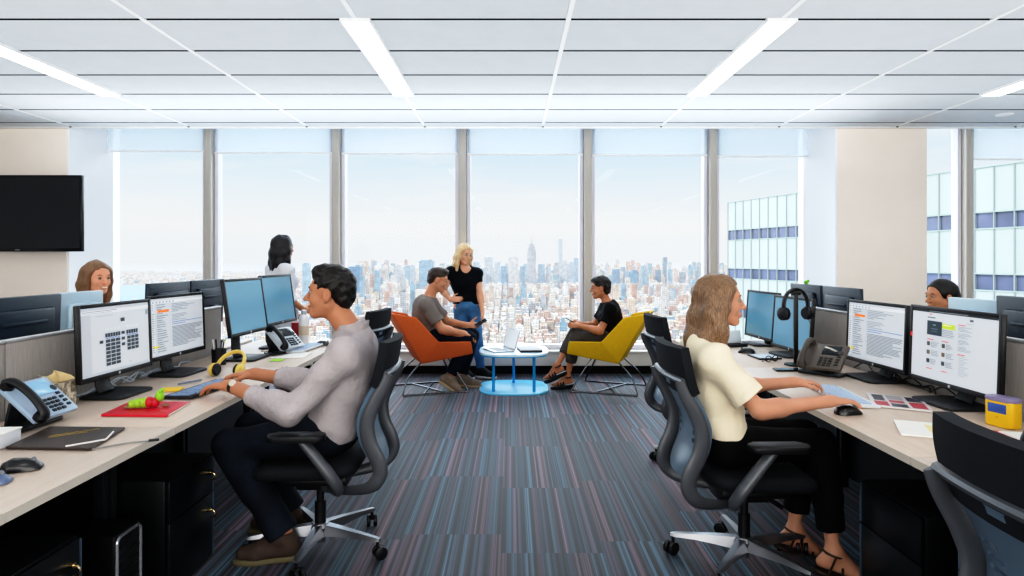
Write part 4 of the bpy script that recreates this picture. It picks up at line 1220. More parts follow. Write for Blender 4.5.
def build_tower():
    """glass curtain-wall tower close by on the right"""
    fx, fy, nx, ny = 27.1, 80.0, 41.9, 30.0
    d = Vector((nx - fx, ny - fy, 0)); Ln = d.length; d.normalize(); out = Vector((d.y, -d.x, 0))   # towards us
    if out.x > 0: out = -out
    t = thing('office_tower', 'pale glass office tower with dark window bands close by on the right', 'building', (fx, fy, CAM_H - EYE))
    z0 = CAM_H - EYE; o = Vector((fx, fy, z0))
    def q(mb, a, b, za, zb, off, th):
        """slab on the wall from a to b metres along it"""
        p0 = d * a + out * off; p1 = d * b + out * off; k = out * -th
        pts = [p0, p1, p1 + k, p0 + k]
        lo = [Vector((p.x, p.y, za - z0)) for p in pts]; hi = [Vector((p.x, p.y, zb - z0)) for p in pts]
        vs = [mb.bm.verts.new(p) for p in lo + hi]
        for f in ((0, 1, 5, 4), (1, 2, 6, 5), (2, 3, 7, 6), (3, 0, 4, 7), (4, 5, 6, 7), (3, 2, 1, 0)):
            mb.bm.faces.new([vs[i] for i in f]).material_index = mb.mi
    mb = MB(); q(mb, 0, Ln, z0, 8.2, -.35, 40); mb.build('core', mat('tower_core', '#aab3ba', .6), t, smooth=False)
    pale = mat('tower_spandrel', '#b9c5c3', .3, spec=.4, noise=.06, nscale=.25, stretch=(1, 1, .15))
    dk = mat('tower_window', '#68708c', .1, spec=.8, noise=.35, nscale=.35)
    per = 4.72
    for f in range(9):
        zt = 8.42 - f * per
        mb = MB(); q(mb, 0, Ln, zt - 3.38, zt, 0, .3); mb.build('glass_band', pale, t, smooth=False)
        mb = MB(); q(mb, 0, Ln, zt - per + .04, zt - 3.42, -.12, .3); mb.build('window_band', dk, t, smooth=False)
        mb = MB()
        if f == 0: q(mb, 0, Ln, zt, zt + .10, .08, .5)
        q(mb, 0, Ln, zt - 3.46, zt - 3.36, .06, .3); q(mb, 0, Ln, zt - per - .02, zt - per + .08, .06, .3)
        mb.build('floor_rail', mat('tower_rail', '#a9bab4', .4), t, smooth=False)
    mb = MB()
    n = int(Ln / 1.5)
    for i in range(n + 1): q(mb, i * 1.5, i * 1.5 + .09, 8.42 - 9 * per, 8.5, .07, .3)
    mb.build('mullions', mat('tower_mullion', '#98a2a4', .4), t, smooth=False)
    for a in (20.2, 22.6):
        p = d * a - out * 1.0
        mb = MB(); zz = 8.4 - z0
        mb.tube([Vector((p.x, p.y, zz)), Vector((p.x, p.y, zz + .5)), Vector((p.x, p.y, zz + .8)) + out * .25, Vector((p.x, p.y, zz + .75)) + out * .9], .13, 8)
        mb.build('roof_davit', mat('davit_dark', '#23262b', .5), t)
    p = d * 6.5 - out * 8; mb = MB(); mb.cyl(Vector((p.x, p.y, 8 - z0)), Vector((p.x, p.y, 11.2 - z0)), .12); mb.build('roof_mast', mat('mast_pale', '#c9c4c0', .5), t)

def build_world():
    w = bpy.data.worlds.new('sky'); SC.world = w; w.use_nodes = True; nt = w.node_tree; L = nt.links.new
    bg = nt.nodes['Background']
    tc = node(nt, 'ShaderNodeTexCoord'); sp = node(nt, 'ShaderNodeSeparateXYZ'); L(tc.outputs['Generated'], sp.inputs[0])
    r = node(nt, 'ShaderNodeValToRGB'); cr = r.color_ramp
    cr.elements[0].position = 0; cr.elements[0].color = (.82, .86, .91, 1)
    cr.elements[1].position = 1; cr.elements[1].color = (.30, .50, .80, 1)
    for p, c in ((.045, (.95, .92, .88, 1)), (.095, (.76, .87, .94, 1)), (.16, (.54, .76, .94, 1))):
        e = cr.elements.new(p); e.color = c
    L(sp.outputs[2], r.inputs[0])
    mp = node(nt, 'ShaderNodeMapping'); mp.inputs['Scale'].default_value = (1.3, 1.3, 7); L(tc.outputs['Generated'], mp.inputs[0])
    nz_ = node(nt, 'ShaderNodeTexNoise'); nz_.inputs['Scale'].default_value = 2.3; nz_.inputs['Detail'].default_value = 7; nz_.inputs['Roughness'].default_value = .58; L(mp.outputs[0], nz_.inputs[0])
    r2 = node(nt, 'ShaderNodeValToRGB'); r2.color_ramp.elements[0].position = .50; r2.color_ramp.elements[1].position = .80; L(nz_.outputs[0], r2.inputs[0])
    mx = node(nt, 'ShaderNodeMix', data_type='RGBA'); L(r2.outputs[0], mx.inputs[0]); L(r.outputs[0], mx.inputs[6]); mx.inputs[7].default_value = (.98, .955, .92, 1)
    L(mx.outputs[2], bg.inputs[0]); bg.inputs[1].default_value = SKY
    s = bpy.data.lights.new('sun', 'SUN'); s.energy = SUN; s.angle = math.radians(1.0); s.color = (1, .93, .84)
    o = bpy.data.objects.new('sun', s); COL.objects.link(o)
    o.rotation_euler = Vector((.45, .75, -.62)).to_track_quat('-Z', 'Y').to_euler()
# ================================================================== furniture and desk things
BLK = mat('black_plastic', '#121317', .45)
BLK2 = mat('charcoal_plastic', '#23262b', .5)
CHAIRF = mat('chair_fabric', '#15181f', .85, bump=.15, bscale=300)
GREYP = mat('grey_chair_frame', '#5c5f64', .35, metal=.3)
POL = mat('polished_base', '#8b8d92', .28, metal=.85)
CHROME = mat('chrome', '#c8cacd', .15, metal=1)
DESK = mat('desk_laminate', '#cdbcae', .45, noise=.05, nscale=5, stretch=(9, .7, 1))
EDGE = mat('desk_edge', '#d9d0c4', .5)
FELT = mat('divider_fabric', '#a5a09c', .9, noise=.10, nscale=120, stretch=(1, 1, .08), bump=.2, bscale=250)
STEEL = mat('grey_steel', '#6c7076', .4, metal=.6)
SILVER = mat('silver_plastic', '#b9bcc0', .35, metal=.4)
PAPER = mat('white_paper', '#f0eee9', .8)

def chair_proto(name='office_chair'):
    t = thing(name, None, 'chair')
    # back: side outline (forward y, height z), from top to under the seat
    prof = spline([(0, -.385, 1.035), (0, -.372, .95), (0, -.345, .85), (0, -.292, .75), (0, -.262, .665), (0, -.272, .575), (0, -.312, .485), (0, -.318, .42), (0, -.27, .362), (0, -.16, .335), (0, -.03, .33)], 5)
    def at(k, x): p = prof[k]; return Vector((x, p.y, p.z))
    # headrest-height pad
    n0 = 11
    rows = []
    for k in range(0, n0 + 1):
        w = .205 + .018 * math.sin(PI * min(1, k / n0 * .9)); p = prof[k]
        rows.append([Vector((w * u, p.y + .030 * (abs(u) ** 2.2) + .012, p.z)) for u in np.linspace(-1, 1, 11)])
    mb = MB(); mb.sheet(rows, .042); mb.build('back_pad', CHAIRF, t, sharp=60)
    # perforated lower shell
    rows = []; ks = list(range(9, 34))
    for k in ks:
        p = prof[k]; w = .185 - .05 * max(0, (k - 22) / 12)
        rows.append([Vector((w * u, p.y + .025 * (abs(u) ** 2) - .004, p.z)) for u in np.linspace(-1, 1, 15)])
    skip = {(i, j) for i in range(6, 15, 1) for j in (1, 2, 3, 10, 11, 12) if i % 2 == 0}
    mb = MB(); mb.sheet(rows, .012, skip=skip); mb.build('back_shell', mat('shell_blue_grey', '#66798a', .3), t, sharp=50)  # blue of the window light put into the shell colour
    # front cushion of the lower back
    rows = []
    for k in range(10, 30):
        p = prof[k]; w = .17
        rows.append([Vector((w * u, p.y + .030 * (abs(u) ** 2) + .012, p.z)) for u in np.linspace(-1, 1, 9)])
    mb = MB(); mb.sheet(rows, .02); mb.build('lumbar_liner', mat('liner_window_blue', '#5b7389', .6), t, sharp=60)  # liner tinted with the same blue window light
    for s in (-1, 1):
        mb = MB(); pts, rs = [], []
        for k in range(8, len(prof)):
            f = (k - 8) / (len(prof) - 9)
            x = s * (.212 - .02 * f - .10 * max(0, (f - .72) / .28) ** 1.3)
            pts.append(at(k, x) + Vector((0, -.004, 0))); rs.append(.0100 + .0045 * math.sin(PI * min(1, f * 1.1)))
        mb.tube(pts, rs, 12, flat=2.5, up=(0, 1, 0)); mb.build('back_upright', GREYP, t, sharp=60)
    mb = MB(); mb.tube([at(8, x * .215) + Vector((0, .02 * abs(x) ** 2 - .012, 0)) for x in np.linspace(-1, 1, 9)], .015, 8); mb.build('back_crossbar', GREYP, t)
    # seat
    S = []
    for (z, g) in ((.405, -.03), (.418, -.006), (.440, .0), (.462, -.004), (.474, -.03)):
        S.append([Vector((x * (1 + g / .25), y * (1 + g / .24) + .03, z - .022 * max(0, (y - .12) / .12) ** 2)) for x, y in rrect(.49, .48, .11, 6)])
    mb = MB(); mb.rings(S); mb.build('seat', CHAIRF, t, sharp=60)
    mb = MB(); mb.box((0, .0, .375), (.30, .32, .05), bev=.02); mb.box((0, -.02, .335), (.16, .24, .05), bev=.015); mb.cyl((.08, .06, .345), (.21, .08, .345), .011); mb.build('seat_mechanism', BLK, t)
    # arms
    for s in (-1, 1):
        pts = spline([(s * .13, -.08, .352), (s * .24, -.14, .372), (s * .292, -.135, .43), (s * .300, -.06, .535), (s * .298, .005, .612)], 6)
        mb = MB(); n = len(pts); mb.tube(pts, [.020 + .006 * math.sin(PI * i / (n - 1)) for i in range(n)], 10, flat=1.3); ao = mb.build('armrest', GREYP, t, sharp=60)
        mb = MB(); mb.prism(rrect(.095, .255, .035, 5), .612, .640, Matrix.Translation((s * .292, .03, 0)), bev=.008); mb.build('arm_pad', BLK, ao)
    # base
    mb = MB(); mb.cyl((0, 0, .20), (0, 0, .345), .018); mb.cyl((0, 0, .12), (0, 0, .24), .027); mb.build('gas_column', BLK, t)
    mb = MB(); mb.lathe([(.0, .065), (.030, .065), (.046, .085), (.050, .115), (.040, .132), (0, .134)], seg=24); mb.cyl((0, 0, .035), (0, 0, .07), .022); mb.build('hub', POL, t)
    for k in range(5):
        a = math.radians(90 + 72 * k + 14); d = Vector((math.cos(a), math.sin(a), 0)); l = Vector((-d.y, d.x, 0))
        R = []
        for f, w, z0, z1 in ((.03, .032, .075, .128), (.12, .027, .083, .122), (.22, .021, .088, .112), (.315, .017, .086, .102), (.335, .012, .087, .098)):
            c = d * f; R.append([c + l * w + Vector((0, 0, z0)), c - l * w + Vector((0, 0, z0)), c - l * w * .62 + Vector((0, 0, z1)), c + l * w * .62 + Vector((0, 0, z1))])
        mb = MB(); mb.rings(R); lg = mb.build('leg', POL, t, sharp=30)
        c = d * .322; b = a + .9; e = Vector((math.cos(b), math.sin(b), 0)); q = Vector((-e.y, e.x, 0)); w0 = c + e * .012
        mb = MB()
        for s in (-1, 1):
            mb.tube([w0 + q * s * .008 + Vector((0, 0, .031)), w0 + q * s * .012 + Vector((0, 0, .031)), w0 + q * s * .024 + Vector((0, 0, .031)), w0 + q * s * .027 + Vector((0, 0, .031))], [.026, .0305, .0305, .026], 20)
        mb.cyl(c + Vector((0, 0, .05)), c + Vector((0, 0, .09)), .007, seg=10); mb.box(w0 + Vector((0, 0, .048)), (.02, .02, .028), bev=.006)
        mb.build('caster', BLK, lg)
    return t

def place(o, loc, rz, label, group=None):
    o.location = loc; o.rotation_euler = (0, 0, math.radians(rz))
    o['label'] = label
    if group: o['group'] = group
    return o

def armchair(name, label, loc, rz, col):
    t = thing(name, label, 'armchair', loc, math.radians(rz))
    fab = mat('upholstery_' + col[1:], col, .8, noise=.05, nscale=40, bump=.15, bscale=400)
    inn = mat('lining_' + col[1:], col, .85, noise=.05, nscale=40, bump=.15, bscale=400)
    # x across, y forward
    prof = {'A': (-.445, .855), 'B': (-.20, .815), 'C': (.03, .555), 'D': (.385, .545), 'E': (.415, .405), 'F': (-.13, .315)}
    w = {'A': .25, 'B': .295, 'C': .345, 'D': .345, 'E': .32, 'F': .25}
    pi = {'A': (-.405, .853), 'B': (-.185, .803), 'C': (.035, .545), 'D': (.375, .535), 'E': (.405, .445), 'S': (-.13, .415)}
    wi = {'A': .205, 'B': .250, 'C': .298, 'D': .298, 'E': .285, 'S': .25}
    bm = bmesh.new(); v = {}
    for s in (-1, 1):
        for k in prof: v['o' + k, s] = bm.verts.new((s * w[k], *prof[k]))
        for k in pi: v['i' + k, s] = bm.verts.new((s * wi[k], *pi[k]))
    def f(*q): bm.faces.new([v[x] for x in q])
    for s in (-1, 1):
        f(('oA', s), ('oB', s), ('oC', s), ('oF', s)); f(('oC', s), ('oD', s), ('oE', s), ('oF', s))
        f(('iA', s), ('iB', s), ('iC', s), ('iS', s)); f(('iC', s), ('iD', s), ('iE', s), ('iS', s))
        for a, b in (('A', 'B'), ('B', 'C'), ('C', 'D'), ('D', 'E')):
            f(('o' + a, s), ('o' + b, s), ('i' + b, s), ('i' + a, s))
    f(('oA', -1), ('oA', 1), ('iA', 1), ('iA', -1)); f(('oA', -1), ('oA', 1), ('oF', 1), ('oF', -1))
    f(('oF', -1), ('oF', 1), ('oE', 1), ('oE', -1)); f(('oE', -1), ('oE', 1), ('iE', 1), ('iE', -1))
    f(('iA', -1), ('iA', 1), ('iS', 1), ('iS', -1)); f(('iS', -1), ('iS', 1), ('iE', 1), ('iE', -1))
    bmesh.ops.recalc_face_normals(bm, faces=bm.faces)
    bmesh.ops.bevel(bm, geom=list(bm.edges), offset=.016, segments=4, profile=.55, affect='EDGES', clamp_overlap=True)
    mb = MB(); mb.bm.free(); mb.bm = bm; mb.build('shell', fab, t, sharp=50)
    Rr = []
    for z, g in ((.440, -.02), (.448, 0), (.466, 0), (.474, -.02)):
        Rr.append([Vector((x * (1 + g), y * (1 + g) + .145, z)) for x, y in rrect(.51, .50, .05, 5)])
    mb = MB(); mb.rings(Rr); mb.build('seat_cushion', inn, t, sharp=60)
    for s in (-1, 1):
        mb = MB(); mb.tube(spline([(s * .16, .16, .375), (s * .24, .26, .20), (s * .315, .355, .022), (s * .310, .30, .010), (s * .30, 0, .010), (s * .30, -.28, .010), (s * .295, -.335, .024), (s * .22, -.26, .18), (s * .15, -.10, .335)], 5), .0085, 8)
        mb.build('sled_leg', mat('dark_chrome', '#6e7074', .22, metal=1), t)
    mb = MB(); mb.tube([(-.30, .12, .010), (.30, -.12, .010)], .008, 8); mb.tube([(-.30, -.12, .010), (.30, .12, .010)], .008, 8); mb.build('floor_brace', mat('dark_chrome'), t)
    return t

def desk(name, label, x_edge, y0, y1, side, group, far=False):
    """side -1: left bench, +1: right bench; x_edge is the aisle edge; depth runs outward"""
    dp = .765; xo = x_edge + side * dp; cx = (x_edge + xo) / 2
    t = thing(name, label, 'desk', (cx, (y0 + y1) / 2, 0), 0, group)
    L = y1 - y0 - .004
    mb = MB(); mb.box((0, 0, .725), (dp, L, .030), bev=.003); mb.build('tabletop', DESK, t)
    mb = MB(); mb.box((-side * (dp / 2 + .0012), 0, .725), (.0025, L, .029)); mb.build('edge_band', EDGE, t, smooth=False)
    for yy in (-L / 2 + .025, L / 2 - .025):
        mb = MB(); mb.box((-side * .10, yy, .355), (.045, .03, .71), bev=.004); mb.box((0, yy, .695), (dp - .06, .03, .03), bev=.004); mb.box((side * .32, yy, .355), (.045, .03, .71), bev=.004)
        mb.build('leg', mat('dark_steel', '#2e3238', .4, metal=.5), t)
    mb = MB(); mb.box((side * .36, 0, .385), (.018, L - .02, .65)); mb.build('modesty_panel', BLK2, t, smooth=False)  # panel lengthened nearly to the floor to keep light from under the desks
    mb = MB(); mb.box((side * .20, 0, .675), (.12, L - .2, .03), bev=.005); mb.build('cable_tray', STEEL, t)
    return t

def divider(label, x, y0, y1, group):
    t = thing('desk_divider', label, 'desk divider', (x, (y0 + y1) / 2, 0), 0, group)
    L = y1 - y0 - .006
    mb = MB(); mb.box((0, 0, .70), (.034, L, .72), bev=.006); mb.build('fabric_panel', FELT, t)
    mb = MB(); mb.box((0, 0, 1.067), (.040, L, .014), bev=.004); mb.build('top_rail', SILVER, t)
    for yy in (-L / 2 + .1, L / 2 - .1):
        mb = MB(); mb.box((0, yy, .17), (.03, .05, .34), bev=.004); mb.build('foot', STEEL, t)
    return t

def monitor(label, loc, rz, content=None, tilt=0, group=None, w=.555, h=.365, zc=1.02, back=None, base_dx=.0, screen='on', mname='monitor'):
    """local: screen faces +y"""
    t = thing(mname, label, 'monitor', loc, math.radians(rz), group)
    bm_ = back or BLK
    T = Matrix.Translation((0, 0, zc - loc[2])) @ Matrix.Rotation(math.radians(tilt), 4, 'X')
    mb = MB(); mb.box((0, -.010, 0), (w, .020, h), bev=.006); mb.box((0, -.034, .0), (w * .72, .034, h * .66), bev=.014); mb.box((0, -.044, .05), (w * .5, .03, .02), bev=.005); mb.build('case', bm_, t, xf=T)
    mb = MB(); b = .017
    for s in (-1, 1): mb.box((s * (w / 2 - b / 2), .002, 0), (b, .008, h), bev=.002)
    mb.box((0, .002, h / 2 - b / 2), (w - 2 * b, .008, b), bev=.002); mb.box((0, .002, -h / 2 + .012), (w - 2 * b, .008, .024), bev=.002)
    bz = mb.build('bezel', bm_, t, xf=T)
    mb = MB(); M = T @ Matrix.Translation((0, .0065, -h / 2 + .0125)) @ Matrix.Rotation(-PI / 2, 4, 'X'); mb.lathe([(0, 0), (.0075, 0), (.0075, .0012), (0, .0012)], seg=18, M=M); mb.build('maker_badge', mat('badge_silver', '#c9ccd1', .3, metal=.6), bz)
    scr = {'on': mat('screen_page', '#bfc4ca', .25, emit=.30, ecol='#dfe5ec'), 'off': mat('screen_sheen_glass', '#5d8ba3', .12, spec=.7, emit=.20, ecol='#6aa3bf'),  # blue colour and glow stand in for reflections on the switched-off screens
           'glare': mat('screen_glare', '#cfe0ea', .15, emit=.4)}[screen]
    sw, sh = w - 2 * b, h - b - .024; cz = (.024 - b) / 2
    mb = MB(); mb.poly([(sw / 2, .0015, cz - sh / 2), (-sw / 2, .0015, cz - sh / 2), (-sw / 2, .0015, cz + sh / 2), (sw / 2, .0015, cz + sh / 2)]); so = mb.build('screen', scr, t, smooth=False, xf=T)
    if content:
        rects = content(); groups = {}
        for r in rects: groups.setdefault(r[4], []).append(r)
        mb = MB(); ms = []
        for i, (c, rs) in enumerate(groups.items()):
            ms.append(mat('ink_' + c[1:], c, .4, emit=.35)); mb.mi = i
            for k, (x0, y0, x1, y1, _) in enumerate(rs):     # fractions, x from the viewer's left, y from the top
                yy = .0020 + .00025 * i
                X = lambda u: sw / 2 - u * sw
                Z = lambda v_: cz + sh / 2 - v_ * sh
                mb.poly([(X(x0), yy, Z(y1)), (X(x1), yy, Z(y1)), (X(x1), yy, Z(y0)), (X(x0), yy, Z(y0))])
        mb.build('page_content', ms, so, smooth=False, xf=T)
    # stand
    zb = -loc[2] + loc[2]
    mb = MB(); mb.tube([(0, -.062, zc - loc[2] - .02), (0, -.085, zc - loc[2] - .12), (0, -.075, .05), (0, -.055, .012)], [.022, .022, .024, .026], 8, flat=2.0, up=(1, 0, 0)); mb.build('stand_neck', bm_, t)
    mb = MB(); mb.prism(rrect(.28, .22, .03, 5), 0, .012, Matrix.Translation((0, .0 + base_dx, 0)), bev=.004); mb.build('stand_base', BLK2, t)
    return t

# --- what the screens show
def scr_chart():
    r = [(0, 0, 1, .045, '#b9bec6'), (0, .045, 1, .10, '#d3d7dc'), (.02, .055, .5, .065, '#8d949c'), (.02, .08, .42, .088, '#9aa1a8'), (0, .10, .13, .96, '#b3b8bf'), (0, .96, 1, 1, '#aeb4bc')]
    r += [(.20, .135, .44, .142, '#9a9fa6'), (.95, .12, .99, .2, '#8d949c')]
    d = '#3b444e'
    r += [(.55, .20, .61, .255, d)]
    for i in range(4):
        r += [(.33 + i * .055, .33, .375 + i * .055, .37, '#c3c9ce'), (.63 + i * .05, .33, .67 + i * .05, .37, '#c3c9ce')]
    for i in range(6): r += [(.32 + .037 * i, .405, .352 + .037 * i, .465, d)]
    for i in range(5): r += [(.63 + .037 * i, .405, .662 + .037 * i, .465, d)]
    for i in range(5): r += [(.33 + .042 * i, .475, .362 + .042 * i, .487, '#3d6fb5'), (.63 + .037 * i, .475, .66 + .037 * i, .487, '#3d6fb5')]
    for j in range(7):
        for i in range(3):
            x = .325 + i * .072; y = .50 + j * .058
            r.append((x, y, x + .064, y + .046, d))
            if j < 4: x = .64 + i * .062; r.append((x, y, x + .054, y + .046, d))
    for x in (.24, .555): r += [(x, .50, x + .05, .545, d)]
    r += [(.555, .41, .605, .455, d), (.555, .59, .605, .635, d), (.66, .90, .71, .91, '#9aa1a8')]
    return r
def scr_mail(seed=0):
    rg = random.Random(seed + 3)
    r = [(0, 0, 1, .04, '#c3c8cf'), (0, .04, 1, .085, '#d6dade'), (0, .085, .07, .97, '#c9ced4'), (0, .97, 1, 1, '#b9bec5'), (.345, .085, .348, .97, '#aab0b8'), (.12, .20, .32, .245, '#ee7d2c'), (.02, .82, .13, .85, '#e6d23a')]
    for i in range(22):
        y = .105 + i * .0385
        if abs(y - .22) < .03: continue
        r.append((.015, y, .015 + rg.uniform(.02, .045), y + .009, '#7b828b'))
        r.append((.10, y, .10 + rg.uniform(.08, .2), y + .010, '#6d747d')); 
        if i % 2: r.append((.10, y + .016, .10 + rg.uniform(.05, .15), y + .023, '#9aa0a8'))
    y = .11
    for i, q in enumerate((.28, .45, .33, .2, .3, .12)): r.append((.37, y, .37 + q, y + .011, '#878e97')); y += .027
    y = .34
    r += [(.37, y + .10, .97, y + .108, '#3d62a8'), (.37, y + .135, .62, y + .143, '#3d62a8')]
    for i in range(5): r.append((.37, y - .04 + i * .026, .37 + rg.uniform(.1, .3), y - .031 + i * .026, '#8a9099'))
    y = .52
    for i in range(16):
        r.append((.37, y, .37 + rg.choice((.57, .59, .55, .3, .6, .45)), y + .009, '#6d747d')); y += .0235
    for i in range(7): r.append((.02 + i * .06, .05, .05 + i * .06, .075, '#9fa6ae'))
    return r
def scr_web():
    rg = random.Random(5)
    r = [(0, 0, 1, .035, '#11161c'), (.22, .012, .68, .022, '#7c848c'), (.22, .055, .26, .066, '#cf3a3f'), (.20, .10, .30, .115, '#5d646c'), (.70, .07, .74, .10, '#59616a'), (.66, .13, .74, .138, '#9aa1a9'),
         (.20, .155, .385, .36, '#233540'), (.27, .21, .31, .215, '#c8d6d8'), (.255, .265, .335, .272, '#6c8088'), (.26, .30, .33, .305, '#6c8088'), (.388, .175, .54, .245, '#b5cc2e'), (.40, .19, .50, .20, '#e9efc4')]
    for i in range(5): r.append((.39, .262 + i * .022, .39 + rg.uniform(.08, .15), .271 + i * .022, '#8a9199'))
    for (x, y) in ((.58, .155), (.21, .42), (.39, .42), (.58, .56)): r.append((x, y, x + .08, y + .011, '#d0555a'))
    for b in range(4):
        for i in range(4): r.append((.58, .185 + b * .09 + i * .018, .58 + rg.uniform(.07, .16), .192 + b * .09 + i * .018, '#8f969e'))
    for i in range(12): r.append((.59, .585 + i * .024, .59 + rg.uniform(.06, .12), .592 + i * .024, '#9aa1a9'))
    for c in (.21, .395):
        for b in range(3):
            y = .46 + b * .125
            r.append((c, y, c + .038, y + .058, ('#4a4f45', '#6b5b4c', '#3b4650')[b]))
            for i in range(4): r.append((c + .05, y + i * .021, c + .05 + rg.uniform(.05, .1), y + .009 + i * .021, '#8f969e'))
        r.append((c, .845, c + .07, .856, '#d0555a'))
    r.append((-.012, .36, .012, .42, '#d8252b'))
    return r

def desk_phone(label, loc, rz, style='dark', group=None):
    t = thing('desk_phone', label, 'phone', loc, math.radians(rz), group)
    body = mat('phone_taupe', '#5d5650', .45) if style == 'taupe' else mat('phone_pale', '#c3ccd4', .35) if style == 'pale' else mat('phone_silver_blue', '#9fb4c9', .3)
    # wedge, face tilted towards +y
    tl = 42 if style != 'taupe' else 38
    T = Matrix.Translation((0, .0, .080)) @ Matrix.Rotation(math.radians(tl), 4, 'X')
    mb = MB(); mb.prism(rrect(.25, .10, .02, 4), 0, .014, Matrix.Translation((0, .0, 0)), bev=.004)
    mb.box((0, .05, .055), (.12, .012, .10), RX(12), .004); mb.build('stand', BLK2, t)
    mb = MB(); mb.box((.02, 0, .019), (.235, .20, .026), bev=.009, rot=None); mb.build('body', body, t, xf=T @ Matrix.Translation((0, .02 - .02, .012)))
    T2 = T @ Matrix.Translation((0, 0, .012))
    mb = MB(); mb.box((.055, .045, .0335), (.10, .075, .004), bev=.002); mb.build('display', mat('phone_display', '#1c2328', .12) if style != 'dark' else mat('phone_display_blue', '#8fb8d8', .15, emit=.15), t, xf=T2)
    keys = mat('phone_keys', '#22252b', .5) if style != 'taupe' else mat('phone_keys_taupe', '#2d2a28', .5)
    mb = MB()
    for i in range(3):
        for j in range(4): mb.box((.015 + i * .026, -.02 - j * .019, .0345), (.019, .013, .006), bev=.002)
    for j in range(4): mb.box((.105, .0 - j * .022, .0345), (.02, .012, .006), bev=.002)
    mb.lathe([(0, .031), (.015, .031), (.015, .036), (.0, .037)], (.108, .03, 0), 18)
    mb.build('keypad', keys, t, xf=T2)
    pts = spline([(-.075, .10, .040), (-.075, .085, .062), (-.075, .04, .074), (-.075, -.03, .074), (-.075, -.085, .062), (-.075, -.10, .040)], 6); n = len(pts)
    mb = MB(); mb.tube(pts, [.026 - .008 * math.sin(PI * i / (n - 1)) for i in range(n)], 12, flat=.8, up=(0, 0, 1))
    for yy in (.09, -.09): mb.cyl((-.075, yy, .026), (-.075, yy, .052), .026, .024, 18)
    mb.build('handset', BLK if style != 'taupe' else mat('handset_taupe', '#4a443f', .5), t, xf=T2)
    pts = [Vector((-.10 - .012 * math.sin(k * .9) + .0 * k, -.07 + .0052 * k, .010 + .008 * math.cos(k * .9) + .004)) for k in range(30)]
    mb = MB(); mb.tube(pts, .0026, 5); mb.build('cord', BLK, t)
    return t

def keyboard(label, loc, rz, style='dark'):
    t = thing('keyboard', label, 'keyboard', loc, math.radians(rz))
    mb = MB(); mb.box((0, 0, .009), (.45, .16, .016), RX(2.5), .005); mb.build('body', BLK2 if style == 'dark' else mat('keyboard_white', '#d9dde2', .5), t)
    mb = MB(); rg = random.Random(2)
    for j in range(5):
        x = -.212; 
        while x < .205:
            w = .0165 if not (j == 4 and -.13 < x < -.02) else .10
            if .082 < x < .098 or .148 < x < .158: x += .012; continue
            mb.box((x + w / 2, .05 - j * .022, .019 + (.05 - j * .022) * .04), (w - .002, .0185, .007), bev=.0025, seg=1); x += w + .0022
    for k in range(14): mb.box((-.205 + k * .0265 + (k // 4) * .008, .071, .021), (.018, .010, .005), bev=.002, seg=1)
    o = mb.build('keys', mat('keys_blue_grey', '#7f97b8', .45) if style == 'dark' else mat('keys_pale', '#aebfd6', .45), t)
    return t

def mouse(label, loc, rz, col='#101114', group=None):
    t = thing('mouse', label, 'mouse', loc, math.radians(rz), group)
    R = []
    for y, w, h in ((-.058, .014, .012), (-.05, .027, .026), (-.025, .034, .038), (.01, .031, .036), (.04, .028, .024), (.056, .020, .012)):
        R.append([Vector((w * math.cos(a), y, .001 + h * max(0, math.sin(a)) ** .8)) for a in np.linspace(0, PI, 11)])
    mb = MB(); mb.rings(R); m = mat('mouse_' + col[1:], col, .3, coat=.3); mb.build('shell', m, t, sharp=60)
    mb = MB(); mb.tube([(0, .026, .030), (0, .040, .026)], .005, 10); mb.cyl((-.004, .032, .031), (.004, .032, .031), .007); mb.build('wheel', mat('wheel_grey', '#70757c', .5), t)
    return t

def pedestal(label, loc, side, group=None, pulls=2, plain=False):
    """under-desk cabinet; side -1: front faces +x"""
    t = thing('pedestal_cabinet', label, 'cabinet', loc, 0, group)
    fx = -side
    m = mat('pedestal_black', '#0e1116', .35, spec=.6)
    mb = MB(); mb.box((0, 0, .255), (.52, .40, .48), bev=.004); mb.box((0, 0, .012), (.46, .36, .024)); mb.build('carcass', m, t)
    for i, (z, h) in enumerate(((.405, .17), (.165, .30)) if pulls == 2 else ((.27, .44),)):
        mb = MB(); mb.box((fx * .270, 0, z), (.018, .392, h), bev=.003); d = mb.build('drawer', m, t)
        mb = MB(); mb.box((fx * .281, .19, z), (.004, .008, h - .01)); mb.build('edge_highlight', mat('edge_highlight_metal', '#7f95ab', .3, metal=.8), d, smooth=False)  # thin bright strip added as the highlight along the drawer edge
        if plain: continue
        zz = z + h / 2 - .07 if pulls == 2 else .43
        mb = MB(); c = Vector((fx * .288, .14, zz))
        mb.cyl(c - Vector((fx * .01, 0, 0)), c + Vector((fx * .006, 0, 0)), .011, seg=14)
        mb.tube([c + Vector((fx * (.004 + .022 * math.sin(k)), 0, -.018 + .018 * math.cos(k))) for k in np.linspace(0, PI, 14)], .0042, 8)
        mb.build('ring_pull', mat('brass_chrome', '#c9b691', .2, metal=1), d)
    return t

def flat_sheet(name, label, cat, pts, z, th, m, group=None, extra=None):
    c = sum((Vector((p[0], p[1], 0)) for p in pts), Vector()) / len(pts)
    t = thing(name, label, cat, (c.x, c.y, z), 0, group)
    return t, [(p[0] - c.x, p[1] - c.y) for p in pts]

